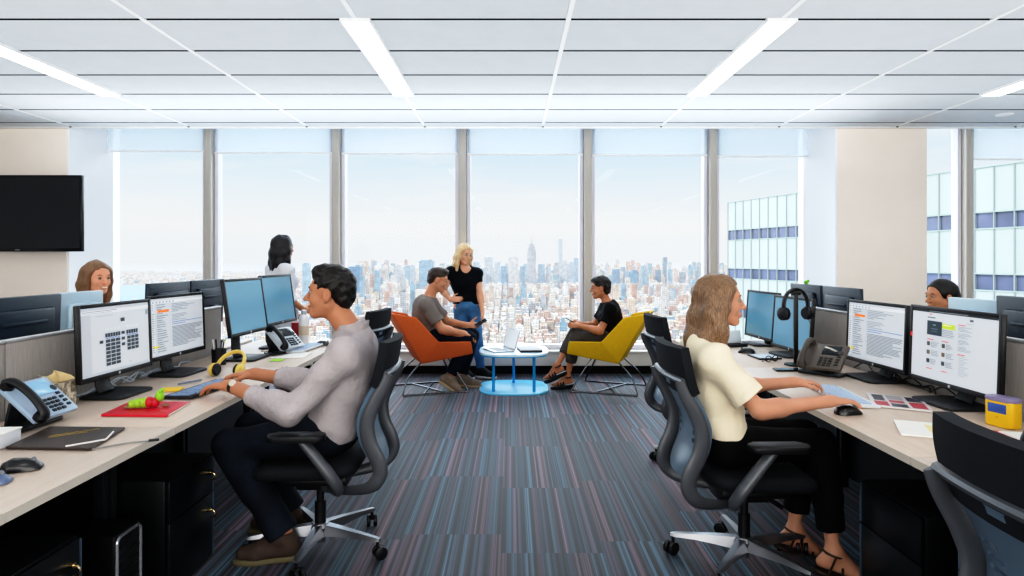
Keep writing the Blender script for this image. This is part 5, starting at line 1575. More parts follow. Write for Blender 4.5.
def headphones(t, c, R, band, cup, pad, s=1.0):
    """parts for a pair of headphones around frame c, R (columns: right, fwd, up)"""
    W = lambda x, y, z: c + R @ Vector((x * s, y * s, z * s))
    mb = MB(); pts = [W(.085 * math.cos(a), 0, .10 * math.sin(a)) for a in np.linspace(-.25, PI + .25, 24)]
    mb.tube(pts, [.009 * s] * 24, 8, flat=1.7, up=R @ Vector((0, 1, 0))); mb.build('headband', band, t)
    for sd in (-1, 1):
        p = W(sd * .078, 0, -.045); ax = R @ Vector((sd, 0, 0))
        mb = MB(); mb.tube([p, p + ax * .006 * s, p + ax * .024 * s, p + ax * .030 * s], [.030 * s, .040 * s, .038 * s, .026 * s], 22); cp = mb.build('ear_cup', cup, t)
        mb = MB(); mb.tube([p - ax * .002 * s, p - ax * .010 * s, p - ax * .018 * s], [.037 * s, .038 * s, .030 * s], 22); mb.build('ear_pad', pad, cp)
# ================================================================== everything in its place
DZ = .742          # top of the desks (a hair above the laminate)
def flat(name, label, cat, quad, th, m, z=DZ, group=None, bev=.0):
    """thin thing lying on the desk, given by its corners"""
    cx = sum(p[0] for p in quad) / len(quad); cy = sum(p[1] for p in quad) / len(quad)
    t = thing(name, label, cat, (cx, cy, z), 0, group)
    loc = [(p[0] - cx, p[1] - cy) for p in quad]
    return t, loc

def place_people():
    man_at_desk(); woman_at_desk(); man_orange(); woman_standing(); woman_yellow(); woman_window()
    phone_in_hand('smartphone', 'black smartphone held in the hand of the person in the orange armchair', V3(-.335, 7.075, .715), RZ(10) @ RY(-30) @ RX(20))
    phone_in_hand('smartphone', 'pale smartphone held by the person in the yellow armchair', V3(.655, 7.0, .745), RZ(0) @ RY(28), '#c9ced4')
    seated_far('person with brown hair smiling over the screens at the left', -3.14, 4.80, -28, '#7d5d42', 'brown_long', '#dca084', '#c9c2bb', 1.0, True, hz=1.28)
    seated_far('person with tied back black hair behind the screens at far right', 3.285, 4.80, 184, '#0f0c0c', 'black_tied', '#b98565', '#3a3d44', 0.0, False, hz=1.14)

def place_chairs():
    g = 'office chairs'
    p = chair_proto()
    place(p, (-.935, 3.14, 0), 92, 'dark office chair under the person in the grey shirt', g)
    q = copy_tree(p); place(q, (1.085, 2.98, 0), -88, 'dark office chair under the person in the cream tee', g)
    q = copy_tree(p); place(q, (-1.34, 4.92, 0), 80, 'empty dark office chair behind the person in the grey shirt', g)
    q = copy_tree(p); place(q, (1.33, 4.42, 0), -86, 'empty dark office chair behind the person in the cream tee', g)
    q = copy_tree(p); place(q, (1.425, 1.40, 0), -92, 'empty dark office chair at the near right corner, close to the camera', g)
    q = copy_tree(p); place(q, (-3.19, 4.80, 0), -118, 'dark office chair under the smiling person behind the left screens', g)
    q = copy_tree(p); place(q, (3.38, 4.80, 0), 92, 'dark office chair under the person with tied back black hair', g)
    armchair('armchair', 'orange upholstered armchair on a dark wire base', (-.90, 7.0, 0), -70, '#cc6430')
    armchair('armchair', 'yellow upholstered armchair on a dark wire base', (1.09, 7.0, 0), 70, '#dcb014')

def coffee_table():
    t = thing('coffee_table', 'low coffee table with pale top and bright blue posts and base plate', 'coffee table', (.03, 7.05, 0))
    blue = mat('blue_lacquer', '#1f9fdc', .25, coat=.4)
    sq = lambda w, h: [(w * math.copysign(abs(math.cos(a)) ** .62, math.cos(a)), h * math.copysign(abs(math.sin(a)) ** .62, math.sin(a))) for a in np.linspace(0, 2 * PI, 49)[:-1]]
    mb = MB(); mb.prism(sq(.375, .41), .402, .424, bev=.006); mb.build('tabletop', mat('table_top_pale_blue', '#d6ecf7', .2, coat=.3), t, sharp=50)
    mb = MB(); mb.prism(sq(.377, .412), .392, .402); mb.build('top_rim', blue, t)
    mb = MB(); mb.prism(sq(.375, .40), .0, .014, bev=.004); mb.build('base_plate', mat('blue_base', '#6fd0f7', .35), t, sharp=50)
    for x, y in ((-.215, -.26), (.215, -.26), (-.0, .24)):
        mb = MB(); mb.cyl((x, y, .012), (x, y, .396), .016); mb.build('post', blue, t)
    # laptop facing left
    t = thing('laptop', 'open silver laptop standing on the coffee table', 'laptop', (-.03, 7.0, .4245), math.radians(24))
    al = mat('laptop_aluminium', '#c9ced3', .3, metal=.5)
    mb = MB(); mb.box((-.115, 0, .009), (.24, .33, .014), bev=.004); mb.build('base', al, t)
    mb = MB(); mb.box((-.13, 0, .0168), (.12, .28, .0015)); mb.build('keyboard', mat('laptop_keys', '#60666e', .5), t, smooth=False)
    M = Matrix.Translation((.008, 0, .014)) @ Matrix.Rotation(math.radians(16), 4, 'Y')
    mb = MB(); mb.box((0, 0, .112), (.008, .33, .224), bev=.003); ld = mb.build('lid', al, t, xf=M)
    mb = MB(); mb.box((-.0046, 0, .114), (.001, .305, .196)); mb.build('screen', mat('screen_page'), ld, smooth=False, xf=M)
    t = thing('notebook_computer', 'closed black laptop lying flat beside the silver laptop on the coffee table', 'laptop', (.20, 6.98, .4245), .12)
    mb = MB(); mb.box((0, 0, .008), (.24, .33, .014), bev=.004); mb.build('base', BLK2, t)
    mb = MB(); mb.box((0, 0, .0195), (.24, .33, .007), bev=.003); mb.build('lid', mat('plum_black', '#2c2430', .35), t)

def place_desks():
    g = 'white topped bench desks'
    for i, (y0, y1, lab) in enumerate(((-.2, 2.59, 'nearest left desk, holding the brown folder and black mouse'), (2.59, 4.02, 'left desk where the person in the grey shirt types'), (4.02, 5.42, 'farthest left desk, holding the bottle and the two blank screens'))):
        desk('desk', lab, -1.36, y0, y1, -1, g)
    for i, (y0, y1, lab) in enumerate(((-.2, 2.20, 'nearest right desk, behind the empty chair at the corner'), (2.20, 4.02, 'right desk where the person in the cream tee works'), (4.02, 5.42, 'farthest right desk, holding the headphone stand and blank screens'))):
        desk('desk', lab, 1.376, y0, y1, 1, g)
    for y0, y1, a in ((1.2, 3.3, 'nearer'), (3.3, 5.42, 'farther')):
        desk('desk', a + ' desk of the row beyond the left divider', -2.955, y0, y1, 1, g)
        desk('desk', a + ' desk of the row beyond the right divider', 3.02, y0, y1, -1, g)
    for y0, y1, lab in ((.6, 2.72, 'grey fabric desk divider behind the handset at left edge'), (2.72, 4.02, 'grey fabric desk divider behind the two lit screens at left'), (4.02, 4.75, 'grey fabric desk divider past the lit screens at left, before the window')):
        divider(lab, -2.165, y0, y1, 'grey desk dividers')
    for y0, y1, lab in ((.6, 2.60, 'grey fabric desk divider at the right edge behind the yellow tub'), (2.60, 4.02, 'grey fabric desk divider behind the two lit screens at right'), (4.02, 5.42, 'grey fabric desk divider behind the headphone stand at right')):
        divider(lab, 2.20, y0, y1, 'grey desk dividers')
    pedestal('black under-desk cabinet with two ring pulls beside the seated person at left', (-1.70, 2.86, 0), -1, 'under-desk cabinets')
    pedestal('black under-desk cabinet at the lower left edge behind the computer tower', (-1.72, 1.95, 0), -1, 'under-desk cabinets')
    pedestal('black under-desk cabinet beside the legs of the person in the cream tee', (1.745, 2.49, 0), 1, 'under-desk cabinets', plain=True)
    pedestal('black under-desk cabinet behind the near right empty chair', (1.78, 1.95, 0), 1, 'under-desk cabinets')
    t = thing('computer_tower', 'black computer tower with a silver rim on its front, under the left desk', 'computer', (-1.66, 2.44, 0))
    mb = MB(); mb.box((0, 0, .20), (.40, .165, .395), bev=.01); mb.build('case', mat('tower_black', '#0c0d10', .35, spec=.6), t)
    mb = MB(); pts = [(.204, y, z + .20) for y, z in rrect(.150, .37, .022, 5)]; mb.tube(pts, .0065, 8, loop=True); mb.build('front_rim', mat('rim_silver', '#cfd2d6', .25, metal=.8), t)
    mb = MB()
    for i in range(9): mb.box((.2015, 0, .06 + i * .035), (.004, .13, .008))
    mb.build('front_grille', DARK, t, smooth=False)

def place_monitors():
    g = 'lit monitors'
    monitor('lit monitor showing a block chart, nearer of the two at left', (-1.975, 3.21, DZ), -92, scr_chart, 2, g, zc=1.022)
    monitor('lit monitor with an orange bar on its list, farther of the two at left', (-1.975, 3.80, DZ), -94, lambda: scr_mail(0), 2, g, zc=1.03)
    monitor('lit monitor with an orange bar on its list, left of the pair at right', (2.055, 3.615, DZ), 92, lambda: scr_mail(0), 2, g, zc=.995)
    monitor('lit monitor showing a web page with a lime block, right of the pair', (2.055, 2.985, DZ), 91, scr_web, 2, g, zc=1.0, w=.60, h=.375)
    g = 'blank blue screens'
    monitor('blank blue screen, nearer of the pair on the farthest left desk', (-1.80, 4.36, DZ), -93, None, 8, g, zc=1.10, screen='off', h=.38)
    monitor('blank blue screen, farther of the pair on the farthest left desk', (-1.79, 4.94, DZ), -93, None, 8, g, zc=1.11, screen='off', h=.38)
    monitor('blank blue screen nearest the headphone stand on the farthest right desk', (1.97, 4.50, DZ), 93, None, 4, g, zc=.965, screen='off', h=.38)
    monitor('blank blue screen behind the face of the person in cream tee', (1.99, 5.09, DZ), 93, None, 4, g, zc=.975, screen='off', h=.38)
    g = 'dark monitor backs beyond the dividers'
    gl = mat('glare_monitor_back', '#b9cfdd', .3)  # glossy backs coloured pale to stand in for the glare on them
    db = mat('navy_monitor_back', '#1a2a3a', .4)
    def back(label, x, y, rz, zc, m=None, sc='on', w=.56): monitor(label, (x, y, DZ), rz, None, 2, g, zc=zc, back=m or db, screen=sc, w=w)
    back('dark monitor seen from behind at the left edge', -2.47, 3.19, 88, 1.05)
    back('glare-whitened monitor back in front of the smiling person at left', -2.49, 3.69, 84, 1.05, gl, w=.32)
    back('dark monitor seen from behind above the lit left pair', -2.47, 4.60, 90, 1.07)
    back('dark monitor seen from behind, farther one past the lit left pair', -2.47, 5.18, 90, 1.07)
    back('dark monitor seen from behind, just right of the cream pillar edge', 2.56, 4.93, -90, 1.02)
    back('dark monitor seen from behind, left of the twin by the cream pillar', 2.56, 5.53, -90, 1.02)
    back('glare-whitened monitor back in front of the person with tied back hair', 2.60, 3.555, -86, 1.015, gl, w=.40)
    back('dark monitor seen from behind at the right edge', 2.54, 3.04, -90, 1.05)
    # wall screen
    t = thing('wall_mounted_tv', 'large black television mounted on the cream wall at left', 'television', (-5.43, 7.10, 1.925))
    mb = MB(); mb.box((0, -.01, 0), (1.38, .045, .845), bev=.006); mb.build('case', mat('tv_black', '#08090c', .25), t)
    mb = MB(); mb.box((0, -.0335, .008), (1.335, .004, .785)); mb.build('screen', mat('tv_glass', '#0a1018', .08, spec=.6), t, smooth=False)
    mb = MB(); mb.box((-.02, -.035, -.405), (.05, .003, .008)); mb.build('maker_badge', SILVER, t, smooth=False)
    mb = MB(); mb.box((0, .065, 0), (.3, .11, .25), bev=.01); mb.build('wall_bracket', BLK, t)

def place_small_left():
    desk_phone('black desk telephone with silver blue face at the left edge', (-1.95, 2.60, DZ), 88, 'dark')
    # tissue box
    t = thing('tissue_box', 'patterned tissue box with a cream tissue, beside the left telephone', 'tissue box', (-2.055, 2.89, DZ), .12)
    tm = bpy.data.materials.new('marbled_card'); tm.use_nodes = True; nt = tm.node_tree; n = node(nt, 'ShaderNodeTexNoise'); n.inputs['Scale'].default_value = 16; n.inputs['Distortion'].default_value = 2.5; n.inputs['Detail'].default_value = 5
    tc = node(nt, 'ShaderNodeTexCoord'); nt.links.new(tc.outputs['Object'], n.inputs[0]); r = node(nt, 'ShaderNodeValToRGB'); r.color_ramp.elements[0].position = .35; r.color_ramp.elements[0].color = lin('#6f6659'); r.color_ramp.elements[1].position = .62; r.color_ramp.elements[1].color = lin('#e3dccd')
    e = r.color_ramp.elements.new(.48); e.color = lin('#b7a98f'); nt.links.new(n.outputs[0], r.inputs[0]); nt.links.new(r.outputs[0], nt.nodes['Principled BSDF'].inputs['Base Color'])
    mb = MB(); mb.box((0, 0, .063), (.115, .115, .125), bev=.003); mb.build('carton', tm, t)
    mb = MB(); rows = []
    for i in range(7):
        f = i / 6; rows.append([Vector(((u * (.04 + .03 * f)) + .012 * math.sin(5 * u + 3 * f), .012 * math.sin(7 * u + f * 2) - .03 * f + .02 * abs(u) * f, .124 + f * (.055 - .03 * abs(u) + .012 * math.sin(4 * u)))) for u in np.linspace(-1, 1, 11)])
    mb.sheet(rows, .0015); mb.build('tissue', mat('tissue_cream', '#f2dfae', .9), t, sharp=80)
    # white box at the left edge
    t = thing('white_box', 'low white box at the left edge of the desk', 'box', (-1.93, 2.24, DZ), .06)
    mb = MB(); mb.box((0, 0, .025), (.24, .26, .05), bev=.004); mb.build('tray', mat('white_card', '#e4e6ea', .5), t)
    mb = MB(); mb.box((0, 0, .0525), (.245, .265, .006), bev=.002); mb.build('lid', PAPER, t)
    # brown folder
    t, q = flat('folder', 'dark brown folder with a gold scrawl and pale elastic corner', 'folder', [(-1.80, 2.28), (-1.485, 2.265), (-1.535, 2.545), (-1.845, 2.56)], .012, None)
    mb = MB(); mb.prism(q, 0, .010, bev=.003); mb.build('cover', mat('brown_leather', '#3a302b', .45, bump=.15, bscale=500), t)
    mb = MB(); pts = [Vector((-.07 + .012 * i, -.0 + .0105 * i + (.009 if i % 2 else -.006), .0108)) for i in range(11)]
    mb.tube(pts, .0022, 5, flat=.4); mb.tube([Vector((-.065, -.018, .0108)), Vector((.03, .058, .0108))], .002, 5, flat=.4); mb.build('gold_scrawl', mat('gold_foil', '#d9b545', .3, metal=.6), t)
    mb = MB(); c = Vector(q[1]).to_3d(); d = Vector(q[2]).to_3d()
    mb.tube([c + Vector((-.10, .012, .0115)), c + Vector((-.045, .055, .013)), c + Vector((-.012, .10, .0115)), d + Vector((.0, -.075, .0115))], .0035, 6); mb.build('elastic', mat('elastic_white', '#e9e4e2', .7), t)
    t = thing('cable', 'short thin cable with a black plug beside the brown folder', 'cable', (-1.47, 2.30, DZ))
    mb = MB(); mb.tube(spline([(-.02, -.03, .003), (.03, .015, .003), (.07, .05, .003), (.13, .075, .003)], 6), .003, 6); mb.build('wire', mat('wire_grey', '#8d8a88', .5), t)
    mb = MB(); mb.box((.142, .080, .005), (.035, .013, .008), RZ(26), .002); mb.build('plug', BLK, t)
    mouse('black mouse on the near left desk, in front of the brown folder', (-1.575, 2.06, DZ), -70)
    mouse('blue grey mouse cut off by the left edge', (-1.575, 1.93, DZ), -75, '#5a6b8c')
    # red folder and toy
    t, q = flat('folder', 'bright red folder under the green toy caterpillar', 'folder', [(-1.765, 2.755), (-1.475, 2.74), (-1.505, 3.0), (-1.79, 3.015)], .01, None)
    mb = MB(); mb.prism(q, 0, .010, bev=.002); mb.build('cover', mat('red_card', '#c9142f', .45), t)
    mb = MB(); mb.box((.138, 0, .004), (.012, .235, .006), RZ(7)); mb.build('pages', PAPER, t, smooth=False)
    t = thing('toy_caterpillar', 'small green and red toy caterpillar on the red folder', 'toy', (-1.64, 2.87, DZ + .0105), math.radians(14))
    gm = mat('toy_green', '#9cc53a', .5); rm = mat('toy_red', '#c01f33', .5)
    segs = [(-.052, .018, .020, gm), (-.030, .021, .022, gm), (-.006, .022, .024, gm), (.018, .023, .025, rm), (.040, .024, .023, rm)]
    for x, z, r_, m in segs:
        mb = MB(); mb.sphere((x, 0, r_), r_, (.85, 1, 1), 16); mb.build('segment', m, t)
    mb = MB(); mb.sphere((.058, .004, .050), .021, (.9, .9, 1.25), 16); mb.build('head', mat('toy_lime', '#8fcf2f', .5), t)
    mb = MB(); mb.sphere((.064, -.012, .074), .008); mb.sphere((.066, .012, .075), .008); mb.build('feeler', mat('toy_lime'), t)
    mb = MB(); mb.sphere((-.075, 0, .008), .008, (2, 1, 1)); mb.sphere((.082, 0, .008), .008, (2, 1, 1)); mb.build('feet', mat('toy_brown', '#8d6b52', .6), t)
    # cables, note and pen under the screens
    t, q = flat('sticky_note', 'yellow sticky notes under the block chart screen', 'sticky notes', [(-1.90, 3.26), (-1.80, 3.28), (-1.82, 3.37), (-1.92, 3.35)], .004, None, z=DZ)
    t.location.x += .10
    mb = MB(); mb.prism(q, 0, .006); mb.build('pad', mat('sticky_yellow', '#f0c33a', .7), t)
    t = thing('pen', 'blue and white pen lying between the two left screens', 'pen', (-1.755, 3.50, DZ), math.radians(62))
    mb = MB(); mb.cyl((-.07, 0, .006), (.06, 0, .006), .005); mb.build('barrel', mat('pen_blue_grey', '#6f7f96', .3), t); mb = MB(); mb.cyl((.06, 0, .006), (.075, 0, .006), .0045, .001); mb.build('tip', BLK, t)
    t = thing('cable_tangle', 'tangle of pale cables behind the left screen stands', 'cable', (-2.115, 3.45, DZ))
    mb = MB(); rg = random.Random(4)
    for k in range(6):
        y = -.45 + .16 * k; mb.tube(spline([(rg.uniform(-.02, .03), y + i * .10, .005 + .045 * rg.random() * (i % 2)) for i in range(5)], 5), .004, 6)
    mb.build('wires', mat('wire_pale', '#c7d2de', .5), t)
    keyboard('dark keyboard with blue grey keys under the hands of the person in grey shirt', (-1.585, 3.31, DZ), -97)
    # yellow headphones lying down
    t = thing('headphones', 'pale yellow headphones with black cushions lying on the left desk', 'headphones', (-1.64, 3.74, DZ))
    ym = mat('headphone_yellow', '#e6c96a', .4)
    headphones(t, Vector((0, 0, .064)), RZ(-12) @ RX(-48), ym, ym, BLK, .95)
    mb = MB(); mb.tube(spline([(.05, -.03, .004), (.13, .03, .004), (.20, .10, .004), (.24, .26, .004)], 6), .0028, 6); mb.build('cord', BLK, t)
    # pen cup
    t = thing('pen_cup', 'black mesh pen cup holding pens on the farthest left desk', 'pen cup', (-1.88, 4.12, DZ))
    mb = MB(); mb.lathe([(0, .0), (.042, 0), (.045, .10), (.042, .10), (.039, .006), (0, .006)], seg=24); mb.build('cup', BLK, t)
    for i, (dx, dy, c, l) in enumerate(((.012, .01, '#d9d23a', .15), (-.015, .012, '#1b1c20', .15), (.02, -.012, '#2b2d33', .14), (-.012, -.015, '#d8dade', .155), (0, .018, '#35507a', .145))):
        p = thing('pen', ('yellow', 'black', 'charcoal', 'white', 'blue')[i] + ' pen standing in the black mesh cup', 'pen', (-1.88 + dx, 4.12 + dy, DZ + .008), 0, 'pens in the mesh cup')
        mb = MB(); e = Vector((dx * 1.1, dy * 1.1, l)); mb.cyl((0, 0, 0), e * .85, .0045, seg=10); mb.build('barrel', mat('pen_' + c[1:], c, .35), p)
        mb = MB(); mb.cyl(e * .85, e, .005, seg=10); mb.build('cap', mat('pen_' + c[1:]), p)
    desk_phone('desk telephone with black handset and white face before the blank screens', (-1.66, 4.62, DZ), 66, 'pale')
    t = thing('red_box', 'dark red box behind the telephone on the farthest left desk', 'box', (-1.77, 5.31, DZ), .1)
    mb = MB(); mb.box((0, 0, .075), (.08, .09, .15), bev=.004); mb.build('carton', mat('dark_red', '#8e1527', .5), t); mb = MB(); mb.box((0, 0, .1515), (.084, .094, .004)); mb.build('lid', mat('dark_red_lid', '#a4203a', .45), t)
    t = thing('water_bottle', 'pale water bottle with a grey cap on the farthest left desk', 'bottle', (-1.66, 5.13, DZ))
    mb = MB(); mb.lathe([(0, 0), (.038, 0), (.040, .01), (.040, .19), (.036, .215), (.022, .235), (0, .235)], seg=24); mb.build('body', mat('bottle_pale', '#e6e3e4', .35), t)
    mb = MB(); mb.lathe([(0, .235), (.022, .235), (.022, .265), (.018, .27), (0, .27)], seg=20); mb.build('cap', SILVER, t)
    mb = MB(); mb.lathe([(.0402, .07), (.0405, .075), (.0405, .14), (.0402, .145)], seg=24); mb.build('label_band', mat('label_band_tan', '#d9c7b2', .6), t)
    keyboard('pale keyboard beside the telephone on the farthest left desk', (-1.56, 4.82, DZ), -95, 'white')
    mouse('black mouse by the water bottle on the farthest left desk', (-1.47, 5.02, DZ), -90)
    t, q = flat('sticky_note', 'lime green sticky note near the black mesh pen cup', 'sticky note', [(-1.60, 4.24), (-1.52, 4.25), (-1.53, 4.33), (-1.61, 4.32)], .002, None)
    mb = MB(); mb.prism(q, 0, .003); mb.build('pad', mat('lime_paper', '#a8e04a', .7), t)
    t, q = flat('paper', 'white sheet of paper on the farthest left desk', 'paper', [(-1.66, 4.36), (-1.42, 4.38), (-1.44, 4.66), (-1.56, 4.64)], .002, None)
    mb = MB(); mb.prism(q, 0, .002); mb.build('sheet', PAPER, t)

def place_small_right():
    keyboard('slim keyboard with pale blue keys under the hands of the person in cream tee', (1.62, 3.13, DZ), 84, 'white')
    mouse('black mouse under the right hand of the person in cream tee', (1.475, 2.80, DZ), -82)
    desk_phone('grey brown desk telephone with a dark screen beside the right pair of monitors', (1.83, 3.77, DZ), -46, 'taupe')
    # headphone stand
    t = thing('headphone_stand', 'black headphone stand on the farthest right desk', 'headphone stand', (1.82, 4.09, DZ))
    mb = MB(); mb.lathe([(0, 0), (.07, 0), (.07, .008), (.02, .014), (0, .014)], seg=28); mb.build('base', BLK, t)
    mb = MB(); mb.box((0, 0, .235), (.026, .020, .46), bev=.004); mb.build('post', BLK, t)
    mb = MB(); mb.tube([(-.03, 0, .458), (-.015, 0, .467), (.015, 0, .467), (.03, 0, .458)], .016, 10); mb.build('hook', BLK, t)
    t = thing('headphones', 'black headphones hanging on the stand', 'headphones', (1.82, 4.09, DZ + .375), 0)
    headphones(t, Vector((0, 0, .004)), RZ(16), BLK, BLK2, BLK, 1.08)
    mb = MB(); mb.tube(spline([(.07, -.02, -.075), (.10, -.03, -.16), (.09, -.035, -.25), (.11, -.05, -.368)], 6), .0022, 6); mb.build('cord', BLK, t)
    # tan paper cube
    t = thing('note_tower', 'tall tan note cube beside the grey brown telephone', 'note cube', (1.86, 3.975, DZ), .2)
    mb = MB(); mb.box((0, 0, .07), (.055, .055, .14), bev=.003); mb.build('notes', mat('tan_paper', '#d5b27e', .8), t); mb = MB(); mb.box((0, 0, .1415), (.05, .05, .003)); mb.build('top_sheet', mat('yellow_paper', '#ecd06c', .8), t)
    # glasses, dark case, mouse pad
    mouse('black mouse on the farthest right desk, behind the glasses', (1.70, 4.62, DZ), 60)
    t = thing('eyeglasses', 'folded dark eyeglasses on the farthest right desk', 'glasses', (1.72, 4.22, DZ), .5)
    mb = MB()
    for s in (-1, 1): mb.tube([Vector((s * .034 + .026 * math.cos(a), 0, .022 + .019 * math.sin(a))) for a in np.linspace(0, 2 * PI, 18)[:-1]], .003, 6, loop=True)
    mb.tube([(-.010, 0, .026), (0, -.004, .03), (.010, 0, .026)], .0028, 6); mb.build('rims', BLK, t)
    for s in (-1, 1):
        mb = MB(); mb.tube([(s * .06, 0, .026), (s * .058, .01, .02), (-s * .03, .02 + .006 * s, .006), (-s * .065, .02 + .006 * s, .005)], .0026, 6); mb.build('temple', BLK, t)
    t, q = flat('mouse_pad', 'black phone lying flat in front of the grey brown telephone', 'phone', [(1.60, 3.86), (1.80, 3.86), (1.81, 3.94), (1.61, 3.94)], .01, None)
    t.name = 'smartphone'; mb = MB(); mb.prism(q, 0, .009, bev=.003); mb.build('case', BLK, t); mb = MB(); mb.prism([(x * .9, y * .85) for x, y in q], .009, .0096); mb.build('screen', mat('phone_glass', '#20262c', .08), t)
    t = thing('red_box', 'small red box at the foot of the headphone stand', 'box', (1.93, 4.20, DZ), .3)
    mb = MB(); mb.box((0, 0, .022), (.09, .06, .044), bev=.003); mb.build('carton', mat('bright_red', '#c8202c', .45), t); mb = MB(); mb.box((0, 0, .0455), (.093, .063, .003)); mb.build('lid', mat('deep_red', '#9c1822', .45), t)
    t, q = flat('tablet', 'flat pale tablet with dark rim by the headphone stand', 'tablet', [(1.67, 4.30), (1.83, 4.32), (1.82, 4.52), (1.66, 4.50)], .01, None)
    mb = MB(); mb.prism(q, 0, .010, bev=.003); mb.build('case', BLK2, t); mb = MB(); mb.prism([(x * .9, y * .9) for x, y in q], .010, .0106); mb.build('screen', mat('tablet_pale', '#dfe6ec', .2), t)
    t, q = flat('paper', 'white papers on the farthest right desk near the window', 'paper', [(1.44, 4.84), (1.66, 4.86), (1.65, 5.14), (1.43, 5.12)], .004, None)
    mb = MB(); mb.prism(q, 0, .004); mb.build('sheets', PAPER, t)
    t = thing('docking_station', 'white and black dock standing before the blank right screens', 'dock', (1.74, 4.98, DZ), .3)
    mb = MB(); mb.box((0, 0, .012), (.16, .12, .022), bev=.005); mb.build('base', BLK2, t); mb = MB(); mb.box((0, .02, .07), (.13, .03, .10), RX(-15), .008); mb.build('cradle', mat('dock_white', '#dfe4e8', .4), t)
    t = thing('cable_tangle', 'black cables on the desk behind the right lit screens', 'cable', (2.145, 3.30, DZ))
    mb = MB(); rg = random.Random(9)
    for k in range(5):
        y = -.25 + .14 * k; mb.tube(spline([(rg.uniform(-.03, .03), y + i * .09, .006 + .05 * rg.random() * (i % 2)) for i in range(5)], 5), .004, 6)
    mb.build('wires', BLK, t)
    # magazine
    t, q = flat('magazine', 'open magazine with red and dark pictures below the right lit screens', 'magazine', [(1.70, 2.94), (1.90, 2.82), (2.02, 3.10), (1.82, 3.22)], .01, None)
    t.location.x -= .035
    mb = MB(); mb.prism(q, 0, .006, bev=.0015); mb.build('pages', mat('magazine_page', '#d9d4d2', .3), t)
    mb = MB(); mats_ = [mat('print_red', '#b8243a', .3), mat('print_dark', '#3a3540', .3), mat('print_grey', '#a7a2a4', .3)]
    ux = Vector(q[1]) - Vector(q[0]); uy = Vector(q[3]) - Vector(q[0]); o0 = Vector(q[0])
    for i, (a, b, c, d, mi) in enumerate(((.06, .08, .30, .40, 0), (.34, .06, .62, .30, 1), (.08, .46, .28, .92, 1), (.34, .36, .60, .55, 0), (.34, .60, .62, .94, 2), (.68, .08, .94, .5, 0), (.68, .56, .94, .9, 1))):
        mb.mi = mi; P = lambda s, r: (*(o0 + ux * s + uy * r), .0064 + .00005 * i); mb.poly([P(a, b), P(c, b), P(c, d), P(a, d)])
    mb.build('pictures', mats_, t, smooth=False)
    t, q = flat('paper_stack', 'white papers with a yellow note in front of the near right chair', 'papers', [(1.50, 2.46), (1.76, 2.36), (1.84, 2.58), (1.60, 2.68)], .004, None)
    mb = MB(); mb.prism(q, 0, .006); mb.build('sheets', PAPER, t); mb = MB(); mb.prism([(x * .45 + .03, y * .5 - .01) for x, y in q], .006, .008); mb.build('yellow_note', mat('pale_yellow_paper', '#efe0ae', .8), t)
    t, q = flat('folder', 'red edged folder at the right edge of the desk', 'folder', [(1.86, 2.30), (2.10, 2.22), (2.12, 2.46), (1.88, 2.52)], .008, None)
    mb = MB(); mb.prism(q, 0, .004); mb.build('cover', mat('red_card', '#c9142f', .45), t); mb = MB(); mb.prism([(x * .9 + .008, y * .86 - .004) for x, y in q], .004, .008); mb.build('pages', PAPER, t)
    # wipes tub
    t = thing('wipes_tub', 'yellow and blue tub by the right lit web page screen', 'tub', (2.0, 2.60, DZ), -1.3)
    mb = MB(); mb.prism(rrect(.115, .07, .02, 5), 0, .105, bev=.006); mb.build('body', mat('tub_yellow', '#f0c21f', .4), t)
    mb = MB()
    mb.box((0, 0, .074), (.078, .0712, .040), bev=.003); mb.build('blue_label', mat('tub_blue', '#3f5fae', .4), t)
    mb = MB(); mb.sphere((0, 0, .038), .030, (1, 1.205, .62), 20); mb.build('orange_spot', mat('tub_orange', '#ee8a1e', .4), t)
    mb = MB(); mb.prism(rrect(.118, .074, .021, 5), .102, .118, bev=.005); mb.build('lid', mat('tub_lid_mauve', '#8f86a8', .4), t)
    desk_phone('dark desk telephone cut off by the right edge', (1.86, 2.10, DZ), -75, 'dark')
    t = thing('green_figurine', 'tiny green figure on top of the dark monitor by the cream pillar', 'toy', (2.55, 5.53, 1.2025))
    mb = MB(); mb.sphere((0, 0, .016), .020, (1, .8, .8)); mb.build('body', mat('plush_green', '#6dbb2c', .8), t); mb = MB(); mb.sphere((.016, 0, .028), .012); mb.build('head', mat('plush_green'), t)

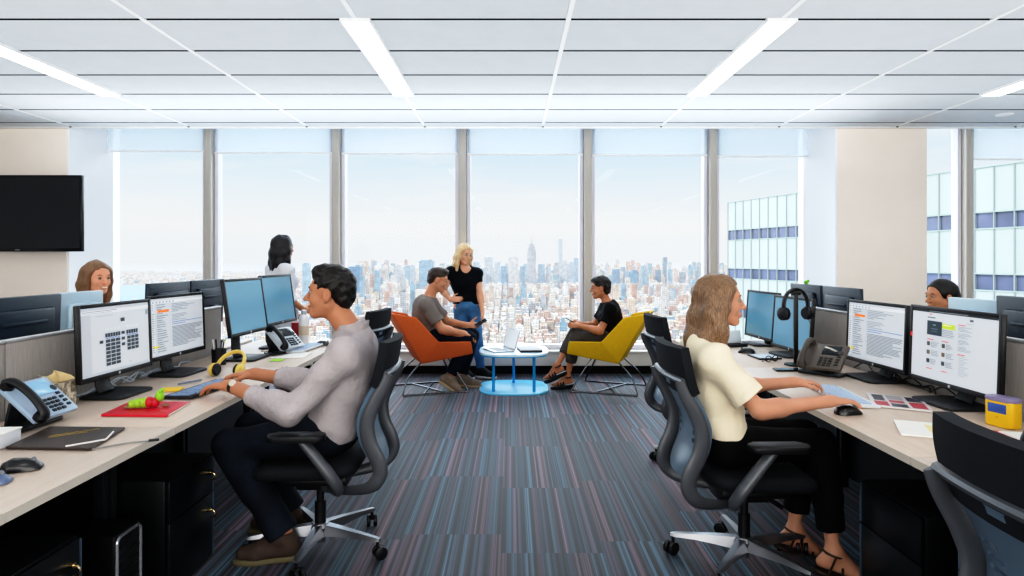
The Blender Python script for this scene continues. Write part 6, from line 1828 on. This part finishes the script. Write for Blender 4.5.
def build_lights():
    def area(name, loc, rot, sx, sy, e, col=(1, 1, 1)):
        l = bpy.data.lights.new(name, 'AREA'); l.shape = 'RECTANGLE'; l.size = sx; l.size_y = sy; l.energy = e; l.color = col
        o = bpy.data.objects.new(name, l); COL.objects.link(o); o.location = loc; o.rotation_euler = rot; return o
    area('ceiling_fill', (.25, 1.9, 2.25), (PI, 0, 0), 12, 8.8, UP, (.95, .98, 1))  # unseen fill lamp added to brighten the ceiling from below
    area('window_side_uplight', (-.66, 6.45, 2.40), (PI, 0, 0), 8.3, 1.3, 34, (.95, .98, 1))  # second unseen lamp, added to brighten the ceiling near the windows
    area('front_fill', (.25, -3.4, 1.9), (math.radians(84), 0, 0), 13, 1.9, FRONT, (1, .96, .9))  # fill lamp added behind the camera to brighten surfaces facing it
    s = bpy.data.lights.new('sky_fill', 'SUN'); s.energy = GLOW; s.angle = math.radians(140); s.color = (.86, .94, 1)  # wide soft sun added to strengthen sky light through the windows
    o = bpy.data.objects.new('sky_fill', s); COL.objects.link(o); o.rotation_euler = Vector((0, -1, -.38)).to_track_quat('-Z', 'Y').to_euler()
def build_camera():
    cam = bpy.data.cameras.new('camera'); co = bpy.data.objects.new('camera', cam); COL.objects.link(co); SC.camera = co
    co.location = (0, 0, CAM_H); co.rotation_euler = (PI / 2, 0, 0)
    cam.lens = 22.5; cam.sensor_width = 36; cam.shift_x = 1 / 1024; cam.shift_y = -29 / 1024
    cam.clip_start = .05; cam.clip_end = 80000
    SC.view_settings.view_transform = 'Standard'; SC.view_settings.look = 'None'
    SC.view_settings.exposure = EXPO; SC.view_settings.gamma = 1.0
    SC.cycles.transparent_max_bounces = 24; SC.cycles.max_bounces = 10; SC.cycles.diffuse_bounces = 6
    SC.cycles.sample_clamp_indirect = 6.0
    vs = SC.view_settings; vs.use_curve_mapping = True
    c = vs.curve_mapping.curves[3]
    for x, y in CURVE: c.points.new(x, y)
    vs.curve_mapping.update()
build_room(); build_city(); build_tower(); build_world()
place_desks(); place_monitors(); place_chairs(); coffee_table(); place_small_left(); place_small_right()
place_people(); build_lights(); build_camera()
